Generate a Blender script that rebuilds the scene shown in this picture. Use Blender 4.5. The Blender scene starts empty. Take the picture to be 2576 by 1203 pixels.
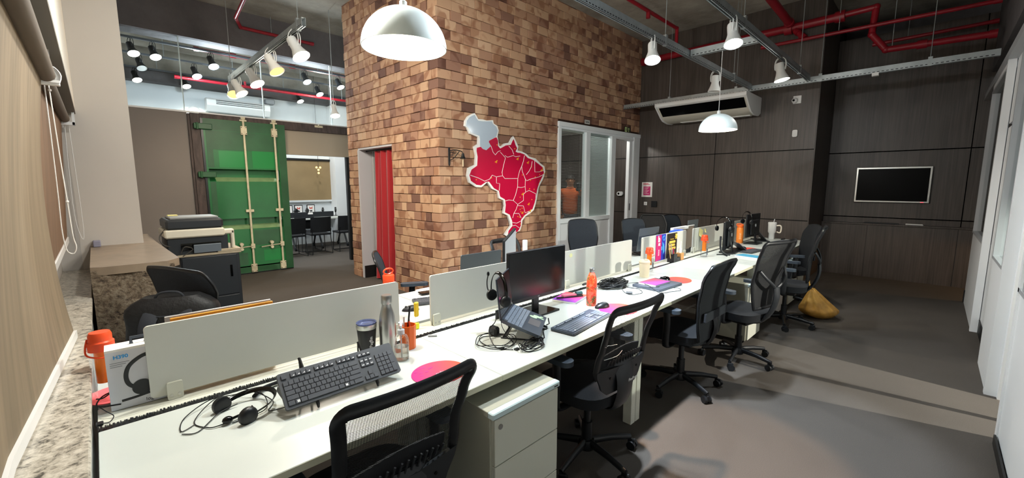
import bpy, bmesh, math, random
from mathutils import Matrix, Vector
random.seed(7)
PI = math.pi
sc = bpy.context.scene
col = sc.collection

# ------------------------------------------------------------------ camera
cam_d = bpy.data.cameras.new('camera')
cam_d.sensor_width = 36.0
cam_d.lens = 36.0 * 1051.2805 / 2576.0
cam_d.clip_start = 0.01
cam_o = bpy.data.objects.new('camera', cam_d)
col.objects.link(cam_o)
Rw = Matrix(((0.70943773, -0.70476813, 0.0), (0.09009261, 0.09068954, 0.99179571), (-0.69898601, -0.70361729, 0.12783298)))
cam_o.matrix_world = Matrix.Translation((0, 0, 1.54)) @ Rw.transposed().to_4x4()
sc.camera = cam_o

# ------------------------------------------------------------------ world and exposure
w = bpy.data.worlds.new('world')
w.use_nodes = True
w.node_tree.nodes['Background'].inputs[0].default_value = (0.02, 0.022, 0.026, 1)
w.node_tree.nodes['Background'].inputs[1].default_value = 0.3
sc.world = w
vs = sc.view_settings
vs.view_transform = 'Standard'
vs.look = 'None'
vs.exposure = 0.0
vs.gamma = 1.0
vs.use_curve_mapping = False

COOL = (0.82, 0.92, 1.0)
NEUT = (1.0, 0.97, 0.9)
WARM = (1.0, 0.76, 0.5)
P_SPOT = 98.0          # watts of one track spot
P_PEND = 30.0           # watts of one pendant bulb
P_BACK = 90.0           # watts of one meeting room spot

# ------------------------------------------------------------------ colour and material helpers
def lin(h):
    if isinstance(h, str):
        h = h.lstrip('#')
        c = [int(h[i:i+2], 16) / 255 for i in (0, 2, 4)]
    else:
        c = list(h)
    return tuple((v / 12.92 if v <= 0.04045 else ((v + 0.055) / 1.055) ** 2.4) for v in c) + (1.0,)

MATS = {}
def nt(m):
    m.use_nodes = True
    t = m.node_tree
    return t, t.nodes['Principled BSDF'], t.links

def mat(name, c, rough=0.5, metal=0.0, vary=0.0, vscale=8.0, stretch=None, bump=0.0, bscale=200.0, trans=0.0, emit=None, es=0.0, coat=0.0, alpha=1.0, ior=1.45):
    """one procedural principled material; a noise varies the colour a little"""
    if name in MATS:
        return MATS[name]
    m = bpy.data.materials.new(name)
    t, b, L = nt(m)
    c = lin(c)
    b.inputs['Base Color'].default_value = c
    b.inputs['Roughness'].default_value = rough
    b.inputs['Metallic'].default_value = metal
    b.inputs['IOR'].default_value = ior
    if trans: b.inputs['Transmission Weight'].default_value = trans
    if coat: b.inputs['Coat Weight'].default_value = coat; b.inputs['Coat Roughness'].default_value = 0.08
    if alpha < 1: b.inputs['Alpha'].default_value = alpha
    if emit is not None:
        b.inputs['Emission Color'].default_value = tuple(emit) + (1,)
        b.inputs['Emission Strength'].default_value = es
    tc = t.nodes.new('ShaderNodeTexCoord')
    if vary:
        n = t.nodes.new('ShaderNodeTexNoise'); n.inputs['Scale'].default_value = vscale; n.inputs['Detail'].default_value = 5
        mp = t.nodes.new('ShaderNodeMapping')
        if stretch: mp.inputs['Scale'].default_value = stretch
        L.new(tc.outputs['Object'], mp.inputs[0]); L.new(mp.outputs[0], n.inputs['Vector'])
        r = t.nodes.new('ShaderNodeValToRGB')
        r.color_ramp.elements[0].position = 0.3; r.color_ramp.elements[1].position = 0.7
        lo = tuple(max(0, v * (1 - vary)) for v in c[:3]) + (1,)
        hi = tuple(min(1, v * (1 + vary)) for v in c[:3]) + (1,)
        r.color_ramp.elements[0].color = lo; r.color_ramp.elements[1].color = hi
        L.new(n.outputs[0], r.inputs[0]); L.new(r.outputs[0], b.inputs['Base Color'])
    if bump:
        n2 = t.nodes.new('ShaderNodeTexNoise'); n2.inputs['Scale'].default_value = bscale; n2.inputs['Detail'].default_value = 4
        bp = t.nodes.new('ShaderNodeBump'); bp.inputs['Strength'].default_value = bump; bp.inputs['Distance'].default_value = 0.01
        L.new(tc.outputs['Object'], n2.inputs['Vector']); L.new(n2.outputs[0], bp.inputs['Height']); L.new(bp.outputs[0], b.inputs['Normal'])
    MATS[name] = m
    return m

# ------------------------------------------------------------------ geometry helpers
class MB:
    """collects shapes and links them as ONE mesh object"""
    def __init__(s, m=None):
        s.v = []; s.f = []; s.m = m or Matrix.Identity(4)
    def at(s, loc=(0, 0, 0), rx=0, ry=0, rz=0):
        s.m = Matrix.Translation(loc) @ Matrix.Rotation(rz, 4, 'Z') @ Matrix.Rotation(ry, 4, 'Y') @ Matrix.Rotation(rx, 4, 'X')
        return s
    def add(s, vs_, fs):
        o = len(s.v)
        s.v += [tuple(s.m @ Vector(p)) for p in vs_]
        s.f += [tuple(i + o for i in f) for f in fs]
        return s
    def box(s, x0, x1, y0, y1, z0, z1, bev=0.0):
        if x1 < x0: x0, x1 = x1, x0
        if y1 < y0: y0, y1 = y1, y0
        if z1 < z0: z0, z1 = z1, z0
        b = min(bev, (x1-x0)*.49, (y1-y0)*.49, (z1-z0)*.49)
        if b <= 0:
            return s.add([(x0,y0,z0),(x1,y0,z0),(x1,y1,z0),(x0,y1,z0),(x0,y0,z1),(x1,y0,z1),(x1,y1,z1),(x0,y1,z1)],
                         [(3,2,1,0),(4,5,6,7),(0,1,5,4),(1,2,6,5),(2,3,7,6),(3,0,4,7)])
        V = []; idx = {}
        for i, X in enumerate((x0, x1)):
            for j, Y in enumerate((y0, y1)):
                for k, Z in enumerate((z0, z1)):
                    sx, sy, sz = (b if i == 0 else -b), (b if j == 0 else -b), (b if k == 0 else -b)
                    for ax, p in (('x', (X, Y+sy, Z+sz)), ('y', (X+sx, Y, Z+sz)), ('z', (X+sx, Y+sy, Z))):
                        idx[(i, j, k, ax)] = len(V); V.append(p)
        F = []
        for a, ax in ((0, 'x'), (1, 'y'), (2, 'z')):
            for e in (0, 1):
                o = [q for q in (0, 1, 2) if q != a]
                cs = []
                for u, v in ((0, 0), (1, 0), (1, 1), (0, 1)):
                    k = [0, 0, 0]; k[a] = e; k[o[0]] = u; k[o[1]] = v
                    cs.append(idx[(k[0], k[1], k[2], ax)])
                F.append(tuple(cs))
        AX = 'xyz'
        for a in (0, 1, 2):
            o = [q for q in (0, 1, 2) if q != a]
            for u in (0, 1):
                for v in (0, 1):
                    k0 = [0, 0, 0]; k0[o[0]] = u; k0[o[1]] = v; k1 = list(k0); k1[a] = 1
                    F.append((idx[(*k0, AX[o[0]])], idx[(*k0, AX[o[1]])], idx[(*k1, AX[o[1]])], idx[(*k1, AX[o[0]])]))
        for i in (0, 1):
            for j in (0, 1):
                for k in (0, 1):
                    F.append((idx[(i, j, k, 'x')], idx[(i, j, k, 'y')], idx[(i, j, k, 'z')]))
        return s.add(V, F)
    def cyl(s, p0, p1, r0, r1=None, n=16, cap=True):
        r1 = r0 if r1 is None else r1
        p0 = Vector(p0); p1 = Vector(p1); d = (p1 - p0).normalized()
        a = d.orthogonal().normalized(); b = d.cross(a)
        V = []
        for p, r in ((p0, r0), (p1, r1)):
            for i in range(n):
                t = 2*PI*i/n; V.append(p + a*math.cos(t)*r + b*math.sin(t)*r)
        F = [(i, (i+1) % n, n+(i+1) % n, n+i) for i in range(n)]
        if cap: F += [tuple(range(n-1, -1, -1)), tuple(range(n, 2*n))]
        return s.add(V, F)
    def tube(s, pts, r, n=8, closed=False, smooth=0, flat=None):
        P = [Vector(p) for p in pts]
        if smooth: P = catmull(P, smooth, closed)
        N = len(P); V = []; prev = None
        for i, p in enumerate(P):
            if closed: d = P[(i+1) % N] - P[i-1]
            else: d = P[min(i+1, N-1)] - P[max(i-1, 0)]
            d = d.normalized() if d.length > 1e-9 else Vector((0, 0, 1))
            if prev is None: a = d.orthogonal().normalized() if flat is None else (Vector(flat) - d*d.dot(Vector(flat))).normalized()
            else: a = (prev - d*prev.dot(d)); a = a.normalized() if a.length > 1e-6 else d.orthogonal().normalized()
            if flat is not None:
                fv = Vector(flat); q = fv - d*fv.dot(d)
                if q.length > 1e-4: a = q.normalized()
            prev = a; b = d.cross(a)
            rr = r(i/(N-1)) if callable(r) else r
            ra, rb = (rr if isinstance(rr, tuple) else (rr, rr))
            for k in range(n):
                t = 2*PI*k/n + (PI/n if n == 4 else 0); V.append(p + a*math.cos(t)*ra + b*math.sin(t)*rb)
        F = []
        for i in range(N if closed else N-1):
            j = (i+1) % N
            for k in range(n): F.append((i*n+k, i*n+(k+1) % n, j*n+(k+1) % n, j*n+k))
        if not closed: F += [tuple(range(n-1, -1, -1)), tuple(range((N-1)*n, N*n))]
        return s.add(V, F)
    def lathe(s, prof, n=32, loc=(0, 0, 0)):
        V = []; F = []; rings = []
        for r, z in prof:
            if r < 1e-6: rings.append([len(V)]); V.append((loc[0], loc[1], loc[2]+z))
            else:
                rings.append(list(range(len(V), len(V)+n)))
                V += [(loc[0]+r*math.cos(2*PI*i/n), loc[1]+r*math.sin(2*PI*i/n), loc[2]+z) for i in range(n)]
        for a, b in zip(rings, rings[1:]):
            for i in range(n):
                j = (i+1) % n
                if len(a) == 1 and len(b) == 1: continue
                if len(a) == 1: F.append((a[0], b[j], b[i]))
                elif len(b) == 1: F.append((a[i], a[j], b[0]))
                else: F.append((a[i], a[j], b[j], b[i]))
        return s.add(V, F)
    def prism(s, poly, z0, z1, axis='z'):
        """extrude a 2D outline; axis names the extrusion direction"""
        def q(u, v, t):
            return (u, v, t) if axis == 'z' else ((u, t, v) if axis == 'y' else (t, u, v))
        n = len(poly)
        V = [q(u, v, z0) for u, v in poly] + [q(u, v, z1) for u, v in poly]
        return s.add(V, [tuple(range(n-1, -1, -1)), tuple(range(n, 2*n))] + [(i, (i+1) % n, n+(i+1) % n, n+i) for i in range(n)])
    def sphere(s, c, r, n=16):
        rx, ry, rz = r if isinstance(r, tuple) else (r, r, r)
        V = [(c[0], c[1], c[2]-rz)]; F = []; h = n//2
        for i in range(1, h):
            t = PI*i/h - PI/2
            V += [(c[0]+rx*math.cos(t)*math.cos(2*PI*k/n), c[1]+ry*math.cos(t)*math.sin(2*PI*k/n), c[2]+rz*math.sin(t)) for k in range(n)]
        V.append((c[0], c[1], c[2]+rz))
        for k in range(n):
            j = (k+1) % n
            F.append((0, 1+j, 1+k)); F.append((len(V)-1, 1+(h-2)*n+k, 1+(h-2)*n+j))
            for i in range(h-2): F.append((1+i*n+k, 1+i*n+j, 1+(i+1)*n+j, 1+(i+1)*n+k))
        return s.add(V, F)
    def sheet(s, fn, nu, nv, th=0.0):
        """grid surface fn(u,v), u and v in 0..1, thickness th along its normal"""
        P = [[Vector(fn(i/nu, j/nv)) for i in range(nu+1)] for j in range(nv+1)]
        N = []
        for j in range(nv+1):
            row = []
            for i in range(nu+1):
                du = P[j][min(i+1, nu)] - P[j][max(i-1, 0)]; dv = P[min(j+1, nv)][i] - P[max(j-1, 0)][i]
                q = du.cross(dv); row.append(q.normalized() if q.length > 1e-12 else Vector((0, 0, 1)))
            N.append(row)
        V = []; W = nu+1
        for j in range(nv+1):
            for i in range(W): V.append(P[j][i] + N[j][i]*th/2)
        F = [(j*W+i, j*W+i+1, (j+1)*W+i+1, (j+1)*W+i) for j in range(nv) for i in range(nu)]
        if th:
            o = len(V)
            for j in range(nv+1):
                for i in range(W): V.append(P[j][i] - N[j][i]*th/2)
            F += [(o+(j+1)*W+i, o+(j+1)*W+i+1, o+j*W+i+1, o+j*W+i) for j in range(nv) for i in range(nu)]
            for i in range(nu):
                F.append((i, o+i, o+i+1, i+1)); F.append((nv*W+i, nv*W+i+1, o+nv*W+i+1, o+nv*W+i))
            for j in range(nv):
                F.append((j*W, (j+1)*W, o+(j+1)*W, o+j*W)); F.append((j*W+nu, o+j*W+nu, o+(j+1)*W+nu, (j+1)*W+nu))
        return s.add(V, F)
    def build(s, name, m, parent=None, smooth=35, loc=None):
        me = bpy.data.meshes.new(name)
        bm = bmesh.new()
        vv = [bm.verts.new(p) for p in s.v]
        for f in s.f:
            try: bm.faces.new([vv[i] for i in f])
            except ValueError: pass
        bmesh.ops.recalc_face_normals(bm, faces=bm.faces)
        if smooth:
            a = math.radians(smooth)
            for f in bm.faces: f.smooth = True
            for e in bm.edges:
                if len(e.link_faces) == 2 and e.calc_face_angle(0) > a: e.smooth = False
        bm.to_mesh(me); bm.free()
        if m is not None: me.materials.append(m)
        o = bpy.data.objects.new(name, me); col.objects.link(o)
        if parent is not None: o.parent = parent
        if loc is not None: o.location = loc
        return o

def build2(name, m1, mat1, m2, mat2, parent):
    """one mesh of two materials"""
    n1 = len(m1.f); b_ = MB(); b_.v = m1.v + m2.v; b_.f = m1.f + [tuple(i+len(m1.v) for i in q) for q in m2.f]
    o = b_.build(name, mat1, parent, smooth=0); o.data.materials.append(mat2)
    for p in o.data.polygons: p.material_index = 0 if p.index < n1 else 1
    return o

def catmull(P, k, closed=False):
    out = []; N = len(P)
    rng = range(N) if closed else range(N-1)
    for i in rng:
        if closed: a, b, c, d = P[i-1], P[i], P[(i+1) % N], P[(i+2) % N]
        else: a, b, c, d = P[max(i-1, 0)], P[i], P[i+1], P[min(i+2, N-1)]
        for j in range(k):
            t = j/k
            out.append(0.5*((2*b) + (c-a)*t + (2*a-5*b+4*c-d)*t*t + (3*b-a-3*c+d)*t**3))
    if not closed: out.append(P[-1])
    return out

def rrect(w_, h_, r, n=5, cx=0, cy=0):
    """rounded rectangle outline"""
    out = []
    for sx, sy, a0 in ((1, 1, 0), (-1, 1, PI/2), (-1, -1, PI), (1, -1, 3*PI/2)):
        for i in range(n+1):
            a = a0 + PI/2*i/n
            out.append((cx + sx*(w_/2-r) + r*math.cos(a), cy + sy*(h_/2-r) + r*math.sin(a)))
    return out

def tag(o, label, cat, group=None, kind=None):
    if label: o['label'] = label
    if cat: o['category'] = cat
    if group: o['group'] = group
    if kind: o['kind'] = kind
    return o

def thing(name, label, cat, loc=(0, 0, 0), rz=0, group=None):
    o = bpy.data.objects.new(name, None); col.objects.link(o)
    o.empty_display_size = 0.1
    o.location = loc; o.rotation_euler = (0, 0, rz)
    return tag(o, label, cat, group)

def struct(o):
    o['kind'] = 'structure'; return o

def copy_tree(o, parent=None, loc=None, rz=None, label=None, group=None):
    c = o.copy(); col.objects.link(c)
    if parent is not None: c.parent = parent
    if loc is not None: c.location = loc
    if rz is not None: c.rotation_euler = (0, 0, rz)
    if label: c['label'] = label
    if group: c['group'] = group
    for ch in [q for q in KIDS(o)]: copy_tree(ch, c)
    return c
def KIDS(o): return [q for q in list(col.objects) if q.parent == o]

def text(s_, size, m, parent, loc, rx=0, ry=0, rz=0, name='lettering', ext=0.0004, bold=0.0, mtx=None, align='CENTER'):
    cu = bpy.data.curves.new('txt', 'FONT'); cu.body = s_; cu.size = size; cu.extrude = ext; cu.offset = bold
    cu.align_x = align; cu.align_y = 'CENTER'; cu.resolution_u = 3
    to = bpy.data.objects.new('txt', cu); col.objects.link(to)
    bpy.context.view_layer.update()
    me = bpy.data.meshes.new_from_object(to.evaluated_get(bpy.context.evaluated_depsgraph_get()))
    bpy.data.objects.remove(to); bpy.data.curves.remove(cu)
    me.materials.clear(); me.materials.append(m)
    o = bpy.data.objects.new(name, me); col.objects.link(o)
    o.parent = parent
    if mtx is not None: o.matrix_local = mtx
    else: o.location = loc; o.rotation_euler = (rx, ry, rz)
    return o

def spot(name, parent, loc, target, power, color, size=0.06, angle=75, blend=0.6):
    ld = bpy.data.lights.new(name, 'SPOT'); ld.energy = power; ld.color = color
    ld.spot_size = math.radians(angle); ld.spot_blend = blend; ld.shadow_soft_size = size
    o = bpy.data.objects.new(name, ld); col.objects.link(o)
    o.location = loc
    o.rotation_euler = (Vector(target) - Vector(loc)).to_track_quat('-Z', 'Y').to_euler()
    if parent is not None: o.parent = parent
    return o
def point(name, parent, loc, power, color, size=0.04):
    ld = bpy.data.lights.new(name, 'POINT'); ld.energy = power; ld.color = color; ld.shadow_soft_size = size
    o = bpy.data.objects.new(name, ld); col.objects.link(o); o.location = loc
    if parent is not None: o.parent = parent
    return o

# ------------------------------------------------------------------ materials
laminate = mat('white_laminate', '#c8cdc7', 0.32, vary=0.03, vscale=3)
edge_band = mat('beige_edge_band', '#cfcdb4', 0.45)
powder = mat('cream_powder_coat', '#d2d2c4', 0.45)
cab_side = mat('grey_beige_steel', '#b3b2a2', 0.45)
cab_strip = mat('pale_blue_strip', '#cfe2e4', 0.35)
acrylic = mat('frosted_screen', '#c8c9c1', 0.42, vary=0.02, vscale=2)
black_pl = mat('black_plastic', '#15171a', 0.38, vary=0.1, vscale=20)
dark_pl = mat('charcoal_plastic', '#202327', 0.42)
gloss_blk = mat('gloss_black', '#050607', 0.08)
fabric = mat('black_fabric', '#12151a', 0.9, vary=0.25, vscale=120, bump=0.3, bscale=600)
fabric_g = mat('grey_back_fabric', '#2c333c', 0.85, vary=0.2, vscale=150, bump=0.2, bscale=600)
nylon = mat('black_nylon', '#0d0e10', 0.6, vary=0.3, vscale=30, bump=0.3, bscale=60)
webbing = mat('strap_webbing', '#24272d', 0.85, vary=0.1, vscale=200)
steel = mat('brushed_steel', '#b9b9b6', 0.28, 0.9)
galv = mat('galvanised_rail', '#a9b0b2', 0.4, 0.6, vary=0.1, vscale=15)
white_m = mat('white_paint_metal', '#e4e6e4', 0.35)
white_pl = mat('white_plastic', '#e8e8e6', 0.35)
plaster = mat('taupe_plaster', '#c8c1b8', 0.85, vary=0.03, vscale=2)
taupe = mat('taupe_panel', '#837c76', 0.8, vary=0.03, vscale=2)
wall_w = mat('pale_wall_paint', '#cdd2d4', 0.8, vary=0.03, vscale=2)
panel_w = mat('partition_white', '#eef1f3', 0.4, vary=0.02, vscale=2)
alu = mat('aluminium_frame', '#b4b7ba', 0.4, 0.2)
red_pipe = mat('red_pipe_paint', '#8c1422', 0.35, vary=0.12, vscale=10)
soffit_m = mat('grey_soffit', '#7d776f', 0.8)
rust = mat('rusty_dark_steel', '#4a3f3b', 0.65, vary=0.35, vscale=9, stretch=(3, 3, .6), bump=0.3, bscale=40)
orange = mat('orange_plastic', '#f0542c', 0.3)
orange_in = mat('orange_infuser', '#ff8a1f', 0.25)
clear = mat('clear_plastic', '#f4f4f4', 0.05, trans=1.0, ior=1.1)
pink = mat('pink_pad', '#e0305a', 0.6)
magenta = mat('magenta_print', '#c2206a', 0.5)
red_pr = mat('map_red', '#c2093c', 0.3)
map_white = mat('map_white', '#f3f4f0', 0.3)
map_blue = mat('map_pale_blue', '#b9c8d6', 0.12)
yellow = mat('yellow_dot', '#f4b428', 0.5)
paper = mat('paper_white', '#eceae6', 0.8)
blue_pr = mat('blue_print', '#2333a8', 0.5)
cyan_pr = mat('sky_print', '#3f9ae0', 0.5)
black_pr = mat('black_print', '#1c1710', 0.5)
gold_pr = mat('gold_print', '#e6c04e', 0.5)
note_y = mat('yellow_paper', '#ece39a', 0.8)
cream = mat('cream_cup', '#d9cdb2', 0.45)
cable_m = mat('black_cable', '#101113', 0.5)
cable_g = mat('grey_cable', '#4a4844', 0.5)
key_m = mat('key_grey', '#474a50', 0.5)
kb_body = mat('keyboard_body', '#44474c', 0.5)
white_print = mat('white_print', '#f2f2f2', 0.5)
slate = mat('slate_laptop', '#49505a', 0.35, 0.4)
grey_lid = mat('grey_laptop_lid', '#5a6166', 0.4, 0.3)
lime = mat('pale_green_sticker', '#b9dcb4', 0.5)
denim = mat('navy_fabric', '#1d2a44', 0.85, vary=0.1, vscale=60)
skirting = mat('black_skirting', '#121212', 0.5)
wood_y = mat('kraft_box', '#c08b52', 0.6)
bag_y = mat('yellow_bag_plastic', '#b88a3e', 0.45, vary=0.25, vscale=14, bump=0.5, bscale=18)
skin = mat('skin', '#a9714f', 0.55)
hair_m = mat('dark_hair', '#1b1512', 0.7)
polo = mat('orange_polo', '#e0672c', 0.8)
jeans = mat('dark_trousers', '#1c2230', 0.8)
gravel = None

def emis(name, c, s_):
    m = bpy.data.materials.new(name); m.use_nodes = True
    t = m.node_tree; t.nodes.clear()
    e = t.nodes.new('ShaderNodeEmission'); e.inputs[0].default_value = tuple(c) + (1,); e.inputs[1].default_value = s_
    o = t.nodes.new('ShaderNodeOutputMaterial'); t.links.new(e.outputs[0], o.inputs[0])
    return m
lamp_cool = emis('lamp_face_cool', (0.85, 0.95, 1.0), 30)
lamp_neut = emis('lamp_face_neutral', (1.0, 0.95, 0.82), 25)
lamp_soft = emis('lamp_face_soft_warm', (1.0, 0.84, 0.62), 3)
lamp_warm = emis('lamp_face_warm', (1.0, 0.62, 0.22), 1.9)
bulb_warm = emis('pendant_bulb', (1.0, 0.86, 0.62), 12)
lamp_off = mat('lamp_face_off', '#d8d8d4', 0.2)
led_red = emis('red_standby_led', (1.0, 0.1, 0.15), 1.2)

def wood_mat(name, c0, c1, sc_=(1, 1, 1), rough=0.45, grain=55, bump=0.1):
    """vertical wood grain: noise stretched along z"""
    m = bpy.data.materials.new(name); t, b, L = nt(m)
    tc = t.nodes.new('ShaderNodeTexCoord'); mp = t.nodes.new('ShaderNodeMapping')
    mp.inputs['Scale'].default_value = (grain, grain, 1.6)
    n = t.nodes.new('ShaderNodeTexNoise'); n.inputs['Scale'].default_value = 1.0; n.inputs['Detail'].default_value = 6; n.inputs['Distortion'].default_value = 0.3
    mp2 = t.nodes.new('ShaderNodeMapping'); mp2.inputs['Scale'].default_value = (5, 5, .5)
    n2 = t.nodes.new('ShaderNodeTexNoise'); n2.inputs['Scale'].default_value = 1.0; n2.inputs['Detail'].default_value = 3
    mx = t.nodes.new('ShaderNodeMix'); mx.data_type = 'FLOAT'; mx.inputs[0].default_value = 0.4
    r = t.nodes.new('ShaderNodeValToRGB'); r.color_ramp.elements[0].position = 0.32; r.color_ramp.elements[1].position = 0.68
    r.color_ramp.elements[0].color = lin(c0); r.color_ramp.elements[1].color = lin(c1)
    bp = t.nodes.new('ShaderNodeBump'); bp.inputs['Strength'].default_value = bump; bp.inputs['Distance'].default_value = 0.005
    L.new(tc.outputs['Object'], mp.inputs[0]); L.new(mp.outputs[0], n.inputs['Vector'])
    L.new(tc.outputs['Object'], mp2.inputs[0]); L.new(mp2.outputs[0], n2.inputs['Vector'])
    L.new(n.outputs[0], mx.inputs[2]); L.new(n2.outputs[0], mx.inputs[3]); L.new(mx.outputs[0], r.inputs[0])
    L.new(r.outputs[0], b.inputs['Base Color']); L.new(n.outputs[0], bp.inputs['Height']); L.new(bp.outputs[0], b.inputs['Normal'])
    b.inputs['Roughness'].default_value = rough
    return m
dark_wood = wood_mat('dark_wood_panel', '#3a332f', '#5b524c', rough=0.42)
blind_m = wood_mat('tan_blind_fabric', '#6b5d49', '#897860', grain=26, rough=0.85, bump=0.05)
blind_m2 = wood_mat('brown_blind_fabric', '#6c5139', '#84654a', grain=26, rough=0.85, bump=0.05)

def concrete_mat(name, c0, c1):
    m = bpy.data.materials.new(name); t, b, L = nt(m)
    tc = t.nodes.new('ShaderNodeTexCoord')
    n = t.nodes.new('ShaderNodeTexNoise'); n.inputs['Scale'].default_value = 1.3; n.inputs['Detail'].default_value = 9; n.inputs['Roughness'].default_value = 0.65
    r = t.nodes.new('ShaderNodeValToRGB'); r.color_ramp.elements[0].position = 0.35; r.color_ramp.elements[1].position = 0.65
    r.color_ramp.elements[0].color = lin(c0); r.color_ramp.elements[1].color = lin(c1)
    n3 = t.nodes.new('ShaderNodeTexNoise'); n3.inputs['Scale'].default_value = 7; n3.inputs['Detail'].default_value = 8
    bp = t.nodes.new('ShaderNodeBump'); bp.inputs['Strength'].default_value = 0.5; bp.inputs['Distance'].default_value = 0.03
    L.new(tc.outputs['Object'], n.inputs['Vector']); L.new(n.outputs[0], r.inputs[0]); L.new(r.outputs[0], b.inputs['Base Color'])
    L.new(tc.outputs['Object'], n3.inputs['Vector']); L.new(n3.outputs[0], bp.inputs['Height']); L.new(bp.outputs[0], b.inputs['Normal'])
    b.inputs['Roughness'].default_value = 0.9
    return m
concrete = concrete_mat('board_marked_concrete', '#807a70', '#aaa498')
beam_m = concrete_mat('dark_concrete_beam', '#545152', '#676364')

def carpet_mat():
    m = bpy.data.materials.new('dark_carpet'); t, b, L = nt(m)
    tc = t.nodes.new('ShaderNodeTexCoord')
    n = t.nodes.new('ShaderNodeTexNoise'); n.inputs['Scale'].default_value = 350; n.inputs['Detail'].default_value = 3
    n2 = t.nodes.new('ShaderNodeTexNoise'); n2.inputs['Scale'].default_value = 0.8; n2.inputs['Detail'].default_value = 5
    mx = t.nodes.new('ShaderNodeMix'); mx.data_type = 'FLOAT'; mx.inputs[0].default_value = 0.35
    r = t.nodes.new('ShaderNodeValToRGB'); r.color_ramp.elements[0].position = 0.3; r.color_ramp.elements[1].position = 0.7
    r.color_ramp.elements[0].color = lin('#3f3b37'); r.color_ramp.elements[1].color = lin('#5d5751')
    bp = t.nodes.new('ShaderNodeBump'); bp.inputs['Strength'].default_value = 0.4; bp.inputs['Distance'].default_value = 0.004
    L.new(tc.outputs['Object'], n.inputs['Vector']); L.new(tc.outputs['Object'], n2.inputs['Vector'])
    L.new(n.outputs[0], mx.inputs[2]); L.new(n2.outputs[0], mx.inputs[3]); L.new(mx.outputs[0], r.inputs[0])
    L.new(r.outputs[0], b.inputs['Base Color']); L.new(n.outputs[0], bp.inputs['Height']); L.new(bp.outputs[0], b.inputs['Normal'])
    b.inputs['Roughness'].default_value = 0.95; b.inputs['Specular IOR Level'].default_value = 0.2
    return m
carpet = carpet_mat()

def granite_mat(name, c0, c1, c2, scale, bump):
    m = bpy.data.materials.new(name); t, b, L = nt(m)
    tc = t.nodes.new('ShaderNodeTexCoord')
    n = t.nodes.new('ShaderNodeTexNoise'); n.inputs['Scale'].default_value = scale; n.inputs['Detail'].default_value = 8; n.inputs['Roughness'].default_value = 0.7; n.inputs['Distortion'].default_value = 0.35
    r = t.nodes.new('ShaderNodeValToRGB')
    r.color_ramp.elements[0].position = 0.36; r.color_ramp.elements[0].color = lin(c0)
    r.color_ramp.elements[1].position = 0.62; r.color_ramp.elements[1].color = lin(c2)
    e = r.color_ramp.elements.new(0.47); e.color = lin(c1)
    L.new(tc.outputs['Object'], n.inputs['Vector']); L.new(n.outputs[0], r.inputs[0]); L.new(r.outputs[0], b.inputs['Base Color'])
    if bump:
        bp = t.nodes.new('ShaderNodeBump'); bp.inputs['Strength'].default_value = bump; bp.inputs['Distance'].default_value = 0.03
        L.new(n.outputs[0], bp.inputs['Height']); L.new(bp.outputs[0], b.inputs['Normal'])
    b.inputs['Roughness'].default_value = 0.3 if bump < 0.3 else 0.7
    return m
granite = granite_mat('speckled_granite', '#4d4a44', '#a9a294', '#cfc8ba', 42, 0)
stone_rough = granite_mat('rough_stone_face', '#3b2f25', '#7d6b56', '#a3957e', 34, 1.0)
stone_top = mat('worn_stone_top', '#8f7f6c', 0.35, vary=0.15, vscale=9)

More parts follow.
